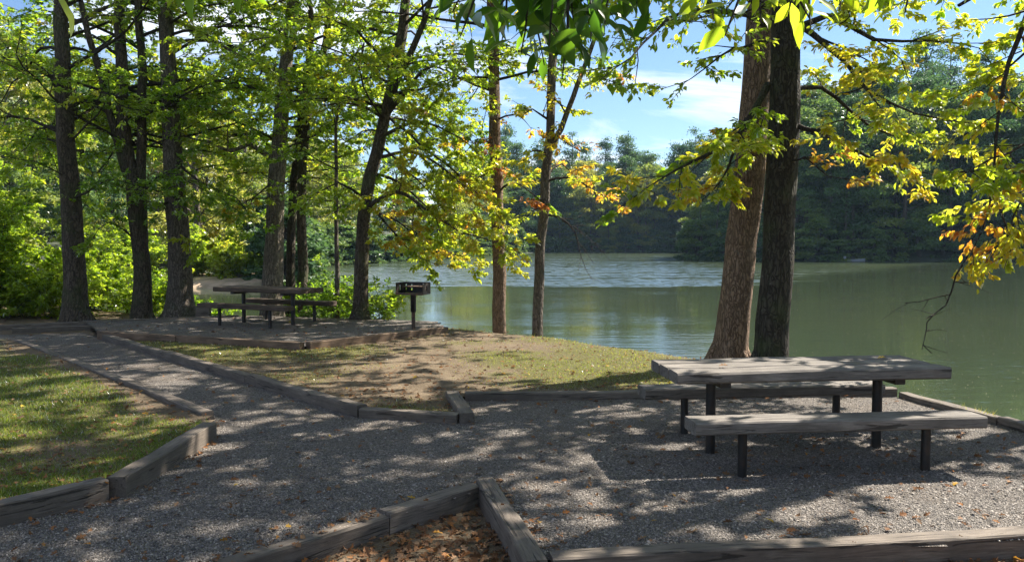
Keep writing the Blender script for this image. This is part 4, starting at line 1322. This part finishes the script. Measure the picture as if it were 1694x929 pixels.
# ------------------------------------------------------------------ ground cover
def screen_ground(n, x0, x1, y0, y1):
    """points whose density falls off with the square of the distance, as detail one can see does"""
    Y = 1 / rng.uniform(1 / y1, 1 / y0, n)
    X = rng.uniform(x0, x1, n) * Y
    return np.column_stack([X, Y])


P = screen_ground(440000, -.80, .80, 3.2, 17)
g, p2, ll, fr = zones(P)
m = g | p2
P = P[m]
Zs = ground_z(P)
n = len(P)
A = np.column_stack([rng.normal(0, 1, (n, 2)), rng.normal(0, .25, n)])
N = np.array([0, 0, 1.0]) + rng.normal(0, .35, (n, 3))
L = rng.gamma(2.4, .0016, n) + .003
me = scatter_mesh('gravel', T_STONE, np.column_stack([P, Zs + .001]), A, N, L, L * rng.uniform(.6, 1, n), rng.beta(2, 2.6, n))
tag(link_mesh('gravel', me, M_STONE), 'loose grey gravel covering the path and the picnic pads', kind='stuff')

# grass
P = screen_ground(420000, -.80, .62, 4.0, 21)
mk = grass_mask(P)
sdv = shore_signed(P)
keep = (rng.uniform(0, 1, len(P)) < np.clip(mk * 1.5 - .35, 0, 1)) & (sdv > .05)
P, mk = P[keep], mk[keep]
Zs = ground_z(P)
n = len(P)
ll = inside(P, LAWN_LEFT)
bank = shore_signed(P) < 1.0
A = np.column_stack([rng.normal(0, .55, (n, 2)), np.ones(n)])
N = np.column_stack([rng.normal(0, 1, (n, 2)), np.full(n, .3)])
tuft = np.clip(bil(N_MID, P) + .5, 0, 1.2)
L = np.where(ll, .022 + .035 * tuft, .018 + .018 * tuft) * rng.uniform(.5, 1.4, n) + np.where(bank, rng.uniform(0, .10, n), 0)
tn = np.clip(np.where(ll, .42, .76) + .22 * bil(N_LOW, P) * -1 + rng.normal(0, .20, n), 0, 1)
Wd = (.0035 + .00042 * P[:, 1]) * rng.uniform(.7, 1.3, n)
me = scatter_mesh('grass', T_BLADE, np.column_stack([P, Zs - .004]), A, N, L, Wd, tn)
tag(link_mesh('grass', me, M_GRASS), 'short patchy grass on the lawns and along the bank', kind='stuff')

# fallen leaves
edges = [[V2(tE), V2(tD), V2(tC)], [V2(tG), V2(tH)], [V2(tI), V2(tJ)], [V2(pB), V2(pC)], [V2(tO), V2(tL), V2(tM)], [V2(tA), V2(tB)]]
P = screen_ground(44000, -.80, .80, 3.4, 19)
g, p2, ll, fr = zones(P)
sdv = shore_signed(P)
de = np.min([seg_dist(P, e) for e in edges], axis=0)
pr = np.where(g, .035, np.where(p2, .12, np.where(ll, .26, .46))) + .35 * np.exp(-(de / .16) ** 2)
pr = np.where(fr, .50, pr)
pr = np.where((P[:, 1] > 14.5) & (P[:, 0] < -3), .35, pr)
pr = pr + np.where(~(g | p2 | ll | fr), .4 * np.exp(-(seg_dist(P, [V2(pB), V2(pC)]) / .5) ** 2), 0)
pr = pr + np.where(g, .10 * np.exp(-(((P[:, 0] - 2.8) / 1.4) ** 2 + ((P[:, 1] - 6.9) / .9) ** 2)), 0)
keep = (rng.uniform(0, 1, len(P)) < pr) & (sdv > .1)
P = P[keep]
n = len(P)
fr = inside(P, FRONT)
A = np.column_stack([rng.normal(0, 1, (n, 2)), rng.normal(0, .28, n)])
N = np.array([0, 0, 1.0]) + rng.normal(0, .45, (n, 3))
L = rng.uniform(.03, .07, n) * np.where(fr, 1.15, 1)
me = scatter_mesh('fallen_leaves', T_OAK, np.column_stack([P, ground_z(P) + rng.uniform(.006, .022, n)]), A, N, L, L * rng.uniform(.5, .9, n), np.clip(rng.beta(1.6, 2.2, n), 0, 1))
tag(link_mesh('fallen_leaves', me, M_LITTER), 'dry brown and yellow fallen leaves scattered over gravel and grass', kind='stuff')

# three leaves lying on the near table
for (px, py, z, lab, tt) in [(1452, 593, .768, 'yellow fallen leaf lying on the far right of the near tabletop', .97), (1189, 606, .768, 'small tan leaf lying on the left of the near tabletop', .62)]:
    q = gp(px, py, z)
    me = scatter_mesh('fallen_leaf', T_OAK, [(q.x, q.y, z + .006)], [(1, .2, .12)], [(0.1, -.1, 1)], [.085], [.065], np.array([tt]))
    tag(link_mesh('fallen_leaf', me, M_LITTER), lab, 'leaf', 'leaves on the near table')

# floating specks on the water
P = screen_ground(2600, -.7, .72, 9, 70)
keep = (shore_signed(P) < -.3) & inside(P, LAKE)
P = P[keep]
n = len(P)
L = rng.uniform(.008, .020, n) * (.6 + P[:, 1] / 26)
me = scatter_mesh('floating_leaves', T_DIAMOND, np.column_stack([P, np.full(n, WATER_Z + .006)]), np.column_stack([rng.normal(0, 1, (n, 2)), np.zeros(n)]),
                  np.tile([0, 0, 1.0], (n, 1)), L, L * .7, np.full(n, .5))
tag(link_mesh('floating_leaves', me, M_SPECK), 'tiny pale leaf specks floating on the lake', kind='stuff')
hz = bpy.data.meshes.new('haze')
x0, x1, y0, y1, z0, z1 = -290, 290, -60, 330, -6.0, 62.0
hz.from_pydata([(x, y, z) for x in (x0, x1) for y in (y0, y1) for z in (z0, z1)], [], [(0, 1, 3, 2), (4, 6, 7, 5), (0, 4, 5, 1), (2, 3, 7, 6), (0, 2, 6, 4), (1, 5, 7, 3)])
m, t = mat('haze')
v = t.n('ShaderNodeVolumePrincipled', {'Color': (0.50, 0.74, 1.0, 1), 'Density': 0.00016, 'Anisotropy': 0.0})
t.n('ShaderNodeOutputMaterial', {'Volume': v.outputs[0]})
tag(link_mesh('haze', hz, m), kind='stuff')
print('objects', len(bpy.data.objects))
